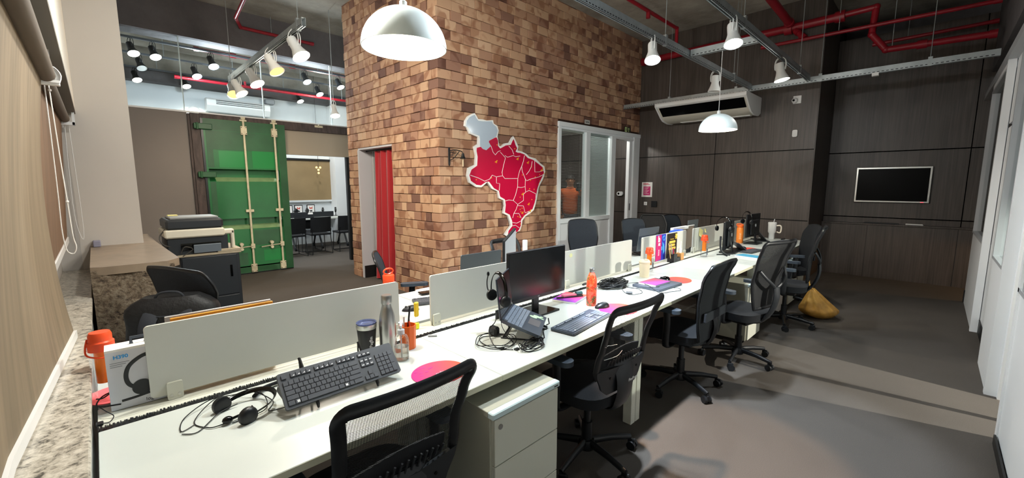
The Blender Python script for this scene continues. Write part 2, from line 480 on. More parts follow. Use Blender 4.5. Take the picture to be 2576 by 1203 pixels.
def brick_mat():
    m = bpy.data.materials.new('reclaimed_brick'); t, b, L = nt(m)
    tc = t.nodes.new('ShaderNodeTexCoord')
    at = t.nodes.new('ShaderNodeAttribute'); at.attribute_name = 'tone'
    r = t.nodes.new('ShaderNodeValToRGB'); cr = r.color_ramp; cr.interpolation = 'LINEAR'
    cols = [(0.0, '#654539'), (0.10, '#8a6553'), (0.25, '#a47c64'), (0.55, '#b58e70'), (0.85, '#c09b7b'), (1.0, '#cba889')]
    cr.elements[0].position = 0; cr.elements[0].color = lin(cols[0][1]); cr.elements[1].position = 1; cr.elements[1].color = lin(cols[-1][1])
    for p, c in cols[1:-1]:
        e = cr.elements.new(p); e.color = lin(c)
    n = t.nodes.new('ShaderNodeTexNoise'); n.inputs['Scale'].default_value = 5.5; n.inputs['Detail'].default_value = 1.5; n.inputs['Roughness'].default_value = 0.4; n.inputs['Distortion'].default_value = 0.6
    rb = t.nodes.new('ShaderNodeValToRGB'); rb.color_ramp.interpolation = 'LINEAR'
    rb.color_ramp.elements[0].position = 0.52; rb.color_ramp.elements[0].color = (0, 0, 0, 1)
    rb.color_ramp.elements[1].position = 0.62; rb.color_ramp.elements[1].color = (1, 1, 1, 1)
    # every brick reads its own place in the noise, so stains stop at the joints
    cmb = t.nodes.new('ShaderNodeCombineXYZ'); mul = t.nodes.new('ShaderNodeMath'); mul.operation = 'MULTIPLY'; mul.inputs[1].default_value = 37.0
    va = t.nodes.new('ShaderNodeVectorMath'); va.operation = 'ADD'
    L.new(at.outputs['Fac'], mul.inputs[0]); L.new(mul.outputs[0], cmb.inputs[0]); L.new(mul.outputs[0], cmb.inputs[2])
    L.new(tc.outputs['Object'], va.inputs[0]); L.new(cmb.outputs[0], va.inputs[1]); L.new(va.outputs[0], n.inputs['Vector'])
    mx = t.nodes.new('ShaderNodeMix'); mx.data_type = 'RGBA'; mx.blend_type = 'MULTIPLY'
    mf = t.nodes.new('ShaderNodeMath'); mf.operation = 'MULTIPLY'; mf.inputs[1].default_value = 0.6
    L.new(n.outputs[0], rb.inputs[0]); L.new(rb.outputs[0], mf.inputs[0]); L.new(mf.outputs[0], mx.inputs[0])
    L.new(at.outputs['Fac'], r.inputs[0]); L.new(r.outputs[0], mx.inputs[6]); mx.inputs[7].default_value = lin('#b08468')
    n2 = t.nodes.new('ShaderNodeTexNoise'); n2.inputs['Scale'].default_value = 60; n2.inputs['Detail'].default_value = 6
    bp = t.nodes.new('ShaderNodeBump'); bp.inputs['Strength'].default_value = 0.35; bp.inputs['Distance'].default_value = 0.006
    L.new(tc.outputs['Object'], n2.inputs['Vector']); L.new(n2.outputs[0], bp.inputs['Height']); L.new(bp.outputs[0], b.inputs['Normal'])
    L.new(mx.outputs[2], b.inputs['Base Color']); b.inputs['Roughness'].default_value = 0.75
    return m
brick = brick_mat()
mortar = mat('dark_joint', '#3a2418', 0.9)

def mesh_fabric(name, c, s1=520.0, s2=330.0, thr=-0.15):
    """open weave: rows of small holes in the object's own x and z"""
    m = bpy.data.materials.new(name); t, b, L = nt(m)
    b.inputs['Base Color'].default_value = lin(c); b.inputs['Roughness'].default_value = 0.7
    tc = t.nodes.new('ShaderNodeTexCoord'); sp = t.nodes.new('ShaderNodeSeparateXYZ'); L.new(tc.outputs['Object'], sp.inputs[0])
    def mth(op, a=None, v=None, b_=None):
        q = t.nodes.new('ShaderNodeMath'); q.operation = op
        if a is not None: L.new(a, q.inputs[0])
        if b_ is not None: L.new(b_, q.inputs[1])
        elif v is not None: q.inputs[1].default_value = v
        return q.outputs[0]
    sx = mth('SINE', mth('MULTIPLY', sp.outputs['X'], s2)); sz = mth('SINE', mth('MULTIPLY', sp.outputs['Z'], s1))
    sm = mth('ADD', mth('MULTIPLY', sx, 0.45), None, sz)
    hole = mth('GREATER_THAN', sm, thr)
    tr = t.nodes.new('ShaderNodeBsdfTransparent'); mix = t.nodes.new('ShaderNodeMixShader')
    L.new(hole, mix.inputs[0]); L.new(b.outputs[0], mix.inputs[1]); L.new(tr.outputs[0], mix.inputs[2])
    L.new(mix.outputs[0], t.nodes['Material Output'].inputs[0])
    return m
weave = mesh_fabric('open_weave_mesh', '#14161b', 1250, 800, -0.05)
weave_d = mesh_fabric('tight_weave_mesh', '#0e1013', 1250, 800, 0.8)

def glass_mat(name, tint=(0.92, 0.95, 0.95), refl=0.35, rough=0.02):
    m = bpy.data.materials.new(name); m.use_nodes = True; t = m.node_tree; t.nodes.clear(); L = t.links
    o = t.nodes.new('ShaderNodeOutputMaterial'); tr = t.nodes.new('ShaderNodeBsdfTransparent'); tr.inputs[0].default_value = tint + (1,)
    g = t.nodes.new('ShaderNodeBsdfGlossy'); g.inputs['Roughness'].default_value = rough; g.inputs[0].default_value = (1, 1, 1, 1)
    f = t.nodes.new('ShaderNodeFresnel'); f.inputs[0].default_value = 1.45
    mu = t.nodes.new('ShaderNodeMath'); mu.operation = 'MULTIPLY'; mu.inputs[1].default_value = refl
    L.new(f.outputs[0], mu.inputs[0]); mx = t.nodes.new('ShaderNodeMixShader')
    L.new(mu.outputs[0], mx.inputs[0]); L.new(tr.outputs[0], mx.inputs[1]); L.new(g.outputs[0], mx.inputs[2]); L.new(mx.outputs[0], o.inputs[0])
    return m
glass = glass_mat('window_glass')
tint_glass = glass_mat('grey_partition_glass', (0.62, 0.68, 0.68), 0.9)
thin_clear = glass_mat('thin_clear_wall', (0.96, 0.97, 0.98), 0.45)
# ================================================================== the setting
MB().box(-.35, 9.5, -2.8, 12.0, -.1, 0).build('floor', carpet, smooth=0)['kind'] = 'structure'
MB().box(-.35, 12.5, -2.8, 12.0, 4.39, 4.5).build('ceiling', concrete, smooth=0)['kind'] = 'structure'
# left wall, window recess above the sill, bulkhead over the blinds
MB().box(-.35, -.078, -2.8, 12.0, 0, .84).build('wall_left', wall_w, smooth=0)['kind'] = 'structure'
g = MB().box(-.35, -.23, -2.8, 4.75, .87, 2.1).box(-.35, -.116, 4.75, 12, .87, 4.39).build('wall_left', mat('recess_paint', '#b5b0aa', 0.8), smooth=0); struct(g)
struct(MB().box(-.35, -.066, -2.8, 4.75, .84, .87, .004).build('trim_1', granite))
g = MB().box(-.35, -.048, -2.8, 4.75, 2.105, 4.39).build('wall_left', mat('bulkhead_paint', '#d9d2c4', 0.8), smooth=0); struct(g)
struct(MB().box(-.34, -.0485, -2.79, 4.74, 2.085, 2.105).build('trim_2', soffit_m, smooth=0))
# column at the end of the blinds
struct(MB().box(-.116, .262, 4.75, 5.15, 0, 4.39).build('wall_column', plaster, smooth=0))
# stone block
struct(MB().sheet(lambda u, v: (-.060 + .394*u, 3.5 - .01*math.sin(v*3) - .012*math.sin(u*11+v*7), 1.0*v), 14, 20).build('trim_3', stone_rough))
struct(MB().box(-.060, .334, 3.505, 4.75, 0, 1.03).box(.262, .334, 4.75, 5.6, 0, 1.03).build('trim_3', stone_rough))
struct(MB().prism([(-.060, 3.52), (.0, 3.49), (.30, 3.49), (.37, 3.6), (.345, 4.75), (.345, 5.6), (.262, 5.6), (.262, 4.75), (-.060, 4.75)], 1.0, 1.05).build('trim_3', stone_top, smooth=30))

# container partition: panels, header, posts
struct(MB().box(-.1, 1.14, 8.40, 8.5, 0, 2.68).build('wall_back', taupe, smooth=0))
struct(MB().box(-.1, 3.9, 8.38, 8.44, 2.675, 2.70).build('trim_4', white_m, smooth=0))
struct(MB().box(1.14, 1.17, 8.36, 8.5, 0, 2.66).box(1.17, 1.29, 8.34, 8.5, 0, 2.67, .004).box(1.29, 1.33, 8.37, 8.5, 0, 2.6).build('trim_5', rust))
struct(MB().box(1.29, 3.9, 8.34, 8.48, 2.535, 2.675).build('trim_6', rust, smooth=0))
struct(MB().box(2.5, 3.9, 8.42, 8.5, 2.1, 2.535).build('wall_back', mat('beige_lintel', '#a89c8a', 0.8), smooth=0))
struct(MB().box(3.66, 3.9, 8.42, 8.5, 0, 2.1).build('trim_7', skirting, smooth=0))
# deep concrete beam over the partition, pane of glass and slim posts between
struct(MB().box(-.1, 9.3, 8.36, 8.75, 3.81, 4.39).build('wall_beam', beam_m, smooth=0))
gw = MB().box(-.1, 3.9, 8.425, 8.435, 2.70, 3.81).build('window_1', glass, smooth=0); struct(gw)
pp = MB()
for x in (1.12, 2.235, 3.42): pp.box(x-.006, x+.006, 8.41, 8.445, 2.70, 3.81)
pp.build('window_joint', mat('glass_edge', '#cfe0e2', 0.2), gw, smooth=0)
# meeting room shell
struct(MB().box(-.1, 9.3, 11.6, 11.75, 0, 4.39).build('wall_back', wall_w, smooth=0))
struct(MB().box(-.1, 9.3, 11.35, 11.6, 3.62, 3.84).build('trim_8', beam_m, smooth=0))
struct(MB().box(-.1, 9.3, 11.45, 11.6, 3.84, 4.39).build('trim_8', concrete, smooth=0))
struct(MB().box(4.56, 5.2, 11.2, 11.6, 0, 3.6).build('wall_column', mat('white_column', '#e2e4e4', 0.7), smooth=0))
struct(MB().box(6.2, 6.3, 8.5, 11.6, 0, 4.39).build('wall_right', wall_w, smooth=0))
struct(MB().box(.2, 1.9, 11.57, 11.6, 2.9, 2.93).box(3.3, 4.5, 11.57, 11.6, 2.9, 2.93).box(.2, 4.55, 11.55, 11.6, 2.2, 2.28).build('trim_9', white_m, smooth=0))
for y in (9.6, 10.6):
    struct(MB().box(-.1, 6.2, y, y+.12, 4.12, 4.39).build('trim_10', concrete, smooth=0))

# dark wood walls at the far end (panels with open joints)
def panel_wall(name, xf, xb, ys, zs, m=dark_wood):
    b = MB()
    for y0, y1 in zip(ys, ys[1:]):
        for z0, z1 in zip(zs, zs[1:]):
            b.box(xf, xb, y0+.006, y1-.006, z0+(.008 if z0 else 0), z1-.008)
    b.box(xf+.012, xb+.02, ys[0], ys[-1], 0, zs[-1])
    o = b.build(name, m, smooth=0); struct(o); return o
black_j = mat('joint_black', '#0a0a0a', 0.8)
ZS = [0, .97, 2.10, 4.39]
o = panel_wall('wall_right', 8.05, 8.25, [1.39, 2.88, 4.4, 5.9, 7.0], ZS)
struct(MB().box(8.06, 9.3, 1.385, 1.46, 0, 4.39).box(8.2, 8.3, 1.4, 7.0, 0, 4.39).build('wall_right', dark_wood, smooth=0))
struct(MB().box(8.058, 8.2, 1.40, 7.0, .955, .985).box(8.058, 8.2, 1.40, 7.0, 2.085, 2.115).box(8.058, 8.2, 2.87, 2.89, 0, 4.39).build('trim_11', black_j, smooth=0))
o = panel_wall('wall_right', 9.3, 9.4, [-2.7, -1.6, -.32, 1.385], [0, 1.0, 2.09, 3.98])
o = panel_wall('wall_right', 9.16, 9.29, [-2.7, -.3, .75, 1.385], [0, .88])
struct(MB().box(9.15, 9.3, -2.7, 1.385, .88, .905, .003).build('trim_12', dark_wood, smooth=0))
struct(MB().box(9.312, 9.33, -2.7, 1.385, .98, 1.02).box(9.312, 9.33, -2.7, 1.385, 2.07, 2.11).box(9.312, 9.33, -.33, -.31, 0, 3.98).build('trim_13', black_j, smooth=0))
struct(MB().box(12.4, 12.5, -2.8, 2.2, 3.0, 4.39).box(9.5, 12.5, 1.46, 1.56, 3.0, 4.39).box(9.4, 12.5, -2.8, 2.2, 2.9, 3.0).build('wall_right', beam_m, smooth=0))
struct(MB().box(10.3, 10.55, -2.6, 1.44, 4.15, 4.39).build('trim_14', beam_m, smooth=0))
# downstand beams at the far end ceiling
struct(MB().box(.6, 9.3, -.5, -.42, 3.15, 4.39).build('wall_beam', beam_m, smooth=0))

# brick block: every brick modelled, joints sunk
CH = 0.1185
OPEN_L = (5.56, 6.66, 2.13)      # doorway with the red curtain (y0,y1,z)
OPEN_R = (5.42, 8.1, 2.555)      # glazed office front (x0,x1,z)
def brick_wall():
    V = MB(); tones = []
    rnd = random.Random(3)
    def course(z0, z1, a0, a1, op, put, off):
        segs = [(a0, a1)]
        if op and z0 < op[2] - .02: segs = [(a0, op[0]), (op[1], a1)] if op[1] < a1 else [(a0, op[0])]
        for s0, s1 in segs:
            if s1 - s0 < .02: continue
            p = s0 - off
            while p < s1 - 1e-4:
                L_ = rnd.choice((.115, .17, .2, .225, .235, .24, .16))
                q = p + L_
                if s1 - q < .07: q = s1
                lo = max(p, s0); hi = min(q, s1)
                if hi - lo > .015: put(lo, hi, z0, z1)
                p = q
    nz = int(4.39/CH) + 1
    for k in range(nz):
        z0 = k*CH; z1 = min(z0 + CH - .006, 4.39)
        def left(lo, hi, a, b):
            d = rnd.uniform(0, .012); j = rnd.uniform(-.0015, .0015)
            V.box(3.09 - d, 3.3, lo+.0025, hi-.0025, a+j, b+j, .004); tones.append(rnd.random())
        def right(lo, hi, a, b):
            d = rnd.uniform(0, .012); j = rnd.uniform(-.0015, .0015)
            V.box(lo+.0025, hi-.0025, 4.4 - d, 4.6, a+j, b+j, .004); tones.append(rnd.random())
        e = .0 if k % 2 else .11
        course(z0, z1, 4.4 + (.21 if k % 2 else .0), 7.0, OPEN_L, left, e)
        course(z0, z1, 3.09 + (.0 if k % 2 else .21), 8.05, OPEN_R, right, .11-e)
    ob = V.build('wall_brick', brick, smooth=0)
    me = ob.data
    at = me.attributes.new('tone', 'FLOAT', 'FACE')
    nf = len(V.f)//len(tones)
    # face order is kept by build(); every brick has the same number of faces
    vals = [tones[min(i//nf, len(tones)-1)] for i in range(len(me.polygons))]
    at.data.foreach_set('value', vals)
    struct(ob)
brick_wall()
core = MB().box(3.105, 3.29, 4.42, OPEN_L[0], 0, 4.39).box(3.105, 3.29, OPEN_L[1], 6.99, 0, 4.39).box(3.105, 3.29, OPEN_L[0], OPEN_L[1], OPEN_L[2]+.03, 4.39)
core.box(3.11, OPEN_R[0], 4.415, 4.59, 0, 4.39).box(OPEN_R[0], 8.05, 4.415, 4.59, OPEN_R[2]+.03, 4.39)
struct(core.build('wall_brick', mortar, smooth=0))
struct(MB().box(3.3, 8.25, 6.9, 7.0, 0, 4.39).build('wall_back', wall_w, smooth=0))
struct(MB().box(5.0, 5.1, 4.6, 6.9, 0, 4.39).build('wall_left', wall_w, smooth=0))
struct(MB().box(5.1, 8.05, 6.86, 6.90, 0, 2.75).build('wall_back', dark_wood, smooth=0))
struct(MB().box(3.3, 8.05, 4.6, 6.9, 2.75, 2.8).build('ceiling', wall_w, smooth=0))
# doorway lining and the little lobby behind the curtain
lin_m = mat('pale_grey_lining', '#c4c3c6', 0.6)
d1 = MB().box(3.085, 3.32, 6.62, 6.665, 0, 2.10).box(3.10, 3.32, 5.555, 5.575, 0, 2.10).box(3.095, 3.32, 5.556, 6.664, 2.101, 2.128).build('door_1', lin_m, smooth=0); struct(d1)
struct(MB().box(3.32, 3.62, 6.60, 6.64, 0, 2.7).box(3.62, 4.9, 6.70, 6.74, 0, 2.7).build('wall_center', wall_w, smooth=0))
struct(MB().box(3.1, 3.62, 6.59, 6.619, 0, .2).build('baseboard_1', skirting, smooth=0))

# glazed office front: window_2 (two lights with blinds) and door_2
wm = mat('white_blue_frame', '#f3f8fb', 0.4)
Y0 = 4.36
f = MB().box(5.40, 8.07, Y0, 4.46, 2.49, 2.565, .004).box(5.40, 8.07, Y0+.02, 4.46, 2.455, 2.49)
f.box(5.40, 5.47, Y0, 4.46, 0, 2.49, .004).box(6.17, 6.29, Y0+.003, 4.455, .975, 2.455, .003).box(6.98, 7.12, Y0, 4.46, 0, 2.455, .004)
f.box(5.47, 6.98, Y0+.005, 4.46, .90, .975, .003)
w2 = f.build('window_2', wm, smooth=0); struct(w2)
MB().box(5.47, 6.225, Y0+.03, 4.44, 0, .90).box(6.232, 6.98, Y0+.03, 4.44, 0, .90).build('lower_panel', mat('white_lower_panel', '#eef0f2', .45), w2, smooth=0)
MB().box(5.46, 6.18, 4.40, 4.405, .97, 2.46).build('pane', glass, w2, smooth=0)
MB().box(6.28, 6.99, 4.40, 4.405, .97, 2.46).build('pane', glass, w2, smooth=0)
s1 = MB()
for k in range(58): s1.at((5.82, 4.43, .985 + k*.0252), rx=.10).box(-.335, .335, -.011, .011, -.0006, .0006)
s1.at()
for x in (5.56, 6.07): s1.box(x-.001, x+.001, 4.425, 4.427, .98, 2.45)
s1.box(5.485, 6.155, 4.415, 4.445, 2.43, 2.455)
o = s1.build('open_blind', mat('blind_slat_grey', '#b9bab4', 0.5), w2, smooth=0)
s2 = MB()
for k in range(58): s2.at((6.635, 4.43, .985 + k*.0252), rx=1.15).box(-.33, .33, -.013, .013, -.0006, .0006)
s2.at().box(6.3, 6.97, 4.415, 4.445, 2.43, 2.455)
s2.build('closed_blind', mat('blind_slat_white', '#cfd6d4', 0.5), w2, smooth=0)
d2 = MB().box(7.12, 8.0, Y0+.01, 4.46, 2.42, 2.455).box(7.68, 7.78, Y0+.03, 4.46, 0, 2.42, .003).box(7.80, 8.03, Y0, 4.46, 0, 2.49, .003).build('door_2', panel_w, smooth=0); struct(d2)
MB().box(7.735, 7.75, Y0+.022, Y0+.034, 1.03, 1.17).build('finger_pull', black_pl, d2, smooth=0)
struct(MB().box(7.12, 7.68, 4.38, 4.44, 0, .03).build('trim_15', dark_wood, smooth=0))

# white and glass partition on the right, staggered
def seg(n, x0, x1, posts):
    q = -.396
    b = MB().box(x0, x1, q-.07, q, 0, .93).box(x0, x1, q-.07, q, 2.68, 2.76)
    o = b.build('wall_near_%d' % n, panel_w, smooth=0); struct(o)
    b2 = MB().box(x0, x1, q-.065, q+.008, .93, .955).box(x0, x1, q-.065, q+.008, 2.665, 2.69)
    for p in posts: b2.box(max(p-.02, x0+.002), min(p+.02, x1-.002), q-.060, q+.006, .955, 2.665)
    b2.build('glazing_frame', alu, o, smooth=0)
    MB().box(x0, x1, q-.035, q-.029, .955, 2.665).build('pane', tint_glass, o, smooth=0)
    return o
seg(1, 6.52, 8.08, (8.06, 6.54))
seg(2, 4.62, 5.35, (5.33, 4.64))
seg(3, -1.5, 3.74, (3.58, 2.4, 1.2, 0))
struct(MB().box(6.46, 6.52, -.446, -.388, 0, 2.76).build('trim_16', panel_w, smooth=0))
struct(MB().box(4.55, 4.61, -.50, -.388, 0, 2.76).build('trim_16', panel_w, smooth=0))
struct(MB().box(8.02, 8.085, -.47, -.386, 0, .16).build('trim_16', skirting, smooth=0))
struct(MB().box(3.70, 3.76, -.50, -.388, 0, 2.76).build('trim_16', panel_w, smooth=0))
o = MB().box(5.35, 6.46, -.50, -.452, .05, 2.1).box(5.35, 6.46, -.50, -.452, 2.14, 2.76).build('door_3', panel_w, smooth=0); struct(o)
o = MB().box(4.50, 4.55, -.50, -.45, 0, 2.1).box(3.76, 3.80, -.50, -.45, 0, 2.1).box(3.76, 4.55, -.50, -.45, 2.1, 2.76).box(4.08, 4.13, -.49, -.455, 0, 2.1).build('door_4', panel_w, smooth=0); struct(o)
MB().box(3.80, 4.50, -.476, -.470, .02, 2.1).build('pane', glass, o, smooth=0)
struct(MB().box(5.35, 6.46, -.452, -.444, 0, .14).build('baseboard_2', skirting, smooth=0))
struct(MB().box(2.7, 3.69, -.388, -.378, 0, .06).build('baseboard_3', skirting, smooth=0))
struct(MB().box(-1.5, 9.29, -.47, -.38, 2.76, 2.84).build('trim_17', alu, smooth=0))
struct(MB().box(-.35, 9.4, -2.8, -2.7, 0, 4.39).build('wall_near', wall_w, smooth=0))
# ================================================================== desks
MODX = [-.062 + 1.22*k for k in range(7)]
YF = 1.222; YS = 1.852; YC = 1.97
names = ['nearest the window sill', 'second from the window sill', 'third from the window sill', 'fourth from the window sill', 'fifth from the window sill', 'last before the dark wood wall']
for k in range(6):
    x0, x1 = MODX[k], MODX[k+1]
    t = thing('desk', 'white double-sided bench desk bay, ' + names[k], 'desk', (x0, YC, 0), 0, 'white bench desk bays')
    W = x1 - x0
    for sg in (-1, 1):
        a = MB().box(.0008, W-.0008, sg*(YC-YF), sg*(YC-YS), .715, .7402, .0015)
        a.build('desktop', laminate, t, smooth=0)
        MB().box(.001, W-.001, sg*(YC-YF), sg*(YC-YF+.0008), .7155, .7385).build('edge_band', edge_band, t, smooth=0)
    tr = MB().box(0, W, -.075, .075, .722, .738).box(0, W, -.054, -.050, .738, .7405).box(0, W, -.08, -.03, .728, .7395, .002).box(0, W, .03, .08, .728, .7395, .002)
    tr.build('tray_cover', powder, t, smooth=0)
    tb = MB().box(0, W, -.112, -.080, .60, .70).box(0, W, .080, .112, .60, .70)
    tb.build('cable_tray', black_pl, t, smooth=0)
    # brush strip: bristles lying over the slot
    rb = random.Random(k); br = MB(); x = .0
    if k < 3:
        while x < W:
            n_ = rb.choice((.4, .8, 1.4)); hh = rb.uniform(.001, .009)
            br.box(x, x+.004*n_, -.118, -.085 + hh - .004, .7375, .7415 + .003*rb.random()); x += .004*n_ + rb.uniform(.0, .007)
    br.box(0, W, -.117, -.098, .715, .7402)
    br.build('brush_strip', black_pl, t, smooth=0)
    lx = (W - .055 if k % 2 else .004)
    lg = MB()
    for s_ in (-1, 1): lg.box(lx, lx+.051, s_*.72, s_*.66, .0, .715, .003)
    lg.box(lx+.003, lx+.048, -.7, .7, .66, .71)
    lg.build('leg_frame', powder, t, smooth=0)
    lx = (.008 if k % 2 else W - .058)
    MB().box(lx, lx+.05, -.06, .06, 0, .712, .003).box(lx+.01, lx+.04, -.5, .5, .68, .712).build('centre_leg', powder, t, smooth=0)
    mb = MB().box(0, W, -.55, -.51, .67, .712).box(0, W, .51, .55, .67, .712)
    mb.build('support_rail', powder, t, smooth=0)

slab = ['first frosted desk screen by the window sill, orange folder behind it', 'second frosted desk screen, grey laptop lid showing behind it', 'third frosted desk screen with a small yellow spot near its top edge', 'fourth frosted desk screen carrying two printed flyers', 'fifth frosted desk screen with yellow notes on it', 'last frosted desk screen, beside the dark wood wall']
for k in range(6):
    x0 = MODX[k] + .142
    t = thing('desk_screen', slab[k], 'desk screen', (x0, YC, .738), 0, 'frosted screens along the desks')
    out = rrect(1.02, .275, .014, 4, .51, .0075+.1375+.012)
    MB().prism(out, -.006, .006, 'y').build('panel', acrylic, t, smooth=30)
    for cx in (.035, .985) if k else (.07, .985):
        c = MB().prism(rrect(.048, .066, .006, 3, cx, .034), -.017, -.006, 'y').prism(rrect(.048, .066, .006, 3, cx, .034), .006, .017, 'y')
        cl = c.build('clamp', powder, t, smooth=30)
        sc_ = MB()
        for dx in (-.012, .012): sc_.cyl((cx+dx, -.0172, .018), (cx+dx, -.0185, .018), .0055, n=12)
        sc_.build('screw', steel, cl)

# ================================================================== drawer pedestals
def pedestal(loc, label, w_=.40, h_=.66, rz=0, strip=True):
    t = thing('drawer_pedestal', label, 'drawer unit', loc, rz, 'drawer pedestals under the desks')
    MB().box(0, w_, .02, .48, .04, h_-.022, .002).build('body', cab_side, t, smooth=0)
    MB().box(-.004, w_+.004, .028, .485, h_-.024, h_, .002).build('top_panel', cab_side, t, smooth=0)
    MB().box(-.004, w_+.006, -.004, .03, h_-.026, h_+.001, .004).build('front_trim', cab_strip, t, smooth=0)
    zs = [.05, .27, .4505, h_-.03]
    zz = [(.05, .225), (.229, .43), (.434, h_-.03)]
    for i, (a, b) in enumerate(zz):
        d = MB().box(.008, w_-.004, 0, .022, a, b, .002).build('drawer', powder, t, smooth=0)
        if i == 2:
            MB().cyl((.038, .001, b-.035), (.038, -.004, b-.035), .011, n=20).build('lock', steel, d)
            MB().box(w_-.035, w_-.008, -.0045, -.003, b+.012, b+.018).build('badge', dark_pl, d, smooth=0)
    cs = MB()
    for x in (.05, w_-.05):
        for y in (.06, .43): cs.cyl((x-.01, y, .02), (x+.01, y, .02), .02, n=12)
    cs.build('casters', black_pl, t)
    return t
pedestal((1.015, 1.125, 0), 'cream three-drawer pedestal in front, closest to the camera, with keyhole at its left')
pedestal((4.34, 1.15, 0), 'cream drawer pedestal between the third and fourth black chairs', h_=.60)
pedestal((6.05, 1.18, 0), 'far cream drawer pedestal near the yellow bag', h_=.62)

# ================================================================== office chairs
def chair(style, loc, rz, label, zt=.97, wt=.46, arms=True, basephase=0.3, group='black swivel chairs at the desks', sw=.46):
    t = thing('office_chair', label, 'chair', loc, rz, group)
    # seat
    def seat(u, v):
        a = 2*PI*u; r = v
        x = math.copysign(abs(math.cos(a))**.55, math.cos(a)) * r * sw/2
        y = math.copysign(abs(math.sin(a))**.55, math.sin(a)) * r * .225 + .02
        return (x, y, .475 + .018*(1-r**4) - (.012 if y > .15 else 0))
    MB().sheet(seat, 28, 8, .0).sheet(lambda u, v: (seat(u, 1)[0]*(1-.06*v), (seat(u, 1)[1]-.02)*(1-.06*v)+.02, .475 - .065*v - (.012 if seat(u,1)[1] > .15 else 0)), 28, 3).build('seat', fabric, t, smooth=50)
    MB().lathe([(0, .385), (.16, .39), (.2, .405), (.2, .415), (0, .415)], 20).build('seat_shell', black_pl, t)
    MB().box(-.07, .07, -.10, .12, .345, .395, .01).build('tilt_mechanism', black_pl, t, smooth=0)
    MB().cyl((0, 0, .08), (0, 0, .22), .03, n=18).cyl((0, 0, .22), (0, 0, .36), .02, n=16).build('gas_column', black_pl, t)
    MB().lathe([(0, .06), (.045, .06), (.05, .08), (.042, .115), (0, .12)], 18).build('hub', black_pl, t)
    for k in range(5):
        a = basephase + 2*PI*k/5; c, s_ = math.cos(a), math.sin(a)
        MB().tube([(.03*c, .03*s_, .098), (.16*c, .16*s_, .092), (.285*c, .285*s_, .072)], lambda q: (.024-.008*q, .017-.004*q), 8, flat=(0, 0, 1)).build('leg', black_pl, t, smooth=50)
        m = MB().at((.285*c, .285*s_, 0), rz=a+.6+k)
        m.cyl((-.026, -.012, .026), (-.006, -.012, .026), .026, n=16).cyl((.006, -.012, .026), (.026, -.012, .026), .026, n=16).box(-.009, .009, -.03, .014, .018, .062, .004).cyl((0, 0, .05), (0, 0, .075), .006, n=8)
        m.build('caster', black_pl, t)
    z0 = {'yspine': .53, 'fabric': .45}.get(style, .50)
    H = zt - z0
    if style == 'shell':
        prof = [(0, .26, -.205), (.07, .34, -.208), (.27, .43, -.220), (.42, .43, -.232), (.55, .41, -.248), (.8, .435, -.285), (1, wt, -.325)]
    elif style == 'yspine':
        prof = [(0, .30, -.20), (.15, .36, -.205), (.4, .42, -.215), (.7, .45, -.255), (1, wt, -.315)]
    elif style == 'wide':
        prof = [(0, .30, -.20), (.2, .40, -.21), (.5, .45, -.225), (.8, wt, -.26), (1, wt-.03, -.30)]
    else:
        prof = [(0, .34, -.205), (.2, .41, -.215), (.5, .44, -.222), (.8, .46, -.25), (1, wt-.02, -.30)]
    def at(v):
        v = max(0, min(1, v))
        for (a, w0, y0), (b, w1, y1) in zip(prof, prof[1:]):
            if v <= b:
                q = (v-a)/(b-a); q = q*q*(3-2*q)*.5 + q*.5
                return w0+(w1-w0)*q, y0+(y1-y0)*q
        return prof[-1][1], prof[-1][2]
    def S(u, v, inset=0):
        w_, y_ = at(v); x = (w_/2-inset)*(2*u-1)
        return (x, y_ + .30*x*x*1.6, z0 + H*v)
    def rim(v0, v1, r=.035, n=6):
        """closed path round the backrest in (x,v), rounded upper corners"""
        pts = []
        vc = 1 - r/H
        vs_ = [v0 + (vc-v0)*i/12 for i in range(12)] + [vc + (1-vc)*math.sin(PI/2*i/6) for i in range(7)]
        for v in vs_:
            k = max(0, (v - (1 - r/H)))/(r/H) if v1 >= 1 else 0
            w_, _ = at(v); pts.append((w_/2 - r*(1-math.sqrt(max(0, 1-k*k))), v))
        R = [(x, v) for x, v in pts]; L_ = [(-x, v) for x, v in reversed(pts)]
        top = [(pts[-1][0]*(1-2*i/8), v1) for i in range(1, 8)]
        bot = [(-pts[0][0]*(1-2*i/6), v0) for i in range(1, 6)]
        return R + top + L_ + bot
    def p3(x, v): 
        _, y_ = at(v); return (x, y_ + .30*x*x*1.6, z0 + H*v)
    if style == 'shell':
        MB().tube([p3(x*.965, v) for x, v in rim(.24, 1.0)], (.012, .022), 8, closed=True, flat=(0, 1, 0)).build('back_frame', black_pl, t, smooth=50)
        MB().sheet(lambda u, v: S(u, .24 + .76*v, .015), 12, 14).build('back_mesh', weave, t)
        sh = MB().sheet(lambda u, v: (lambda p: (p[0], p[1]-.008, p[2]))(S(u, .0 + .30*v)), 12, 8, .012)
        sh.build('back_shell', dark_pl, t, smooth=50)
        lb = MB().sheet(lambda u, v: (lambda p: (p[0], p[1]+.020, p[2]))(S(u, .30 + (.13 + .07*math.sin(PI*u))*v, .04)), 20, 6, .006)
        lo = lb.build('lumbar_pad', mat('matt_rib', '#1c1f23', .8), t, smooth=50)
        rb = MB()
        for i in range(13):
            u = .1 + .8*i/12; p = S(u, .33, .04); q_ = S(u, .33 + .05 + .05*math.sin(PI*u), .04)
            rb.tube([(p[0], p[1]-.006, p[2]), (q_[0]+.008, q_[1]-.010, q_[2])], .004, 6)
        rb.build('lumbar_ribs', mat('matt_rib', '#1c1f23', .8), lo)
        sp = MB().tube([(0, -.215, .66), (0, -.235, .56), (0, -.225, .46), (0, -.18, .385), (0, -.06, .365)], lambda q: (.016, .085-.035*q), 8, flat=(0, 1, 0), smooth=4)
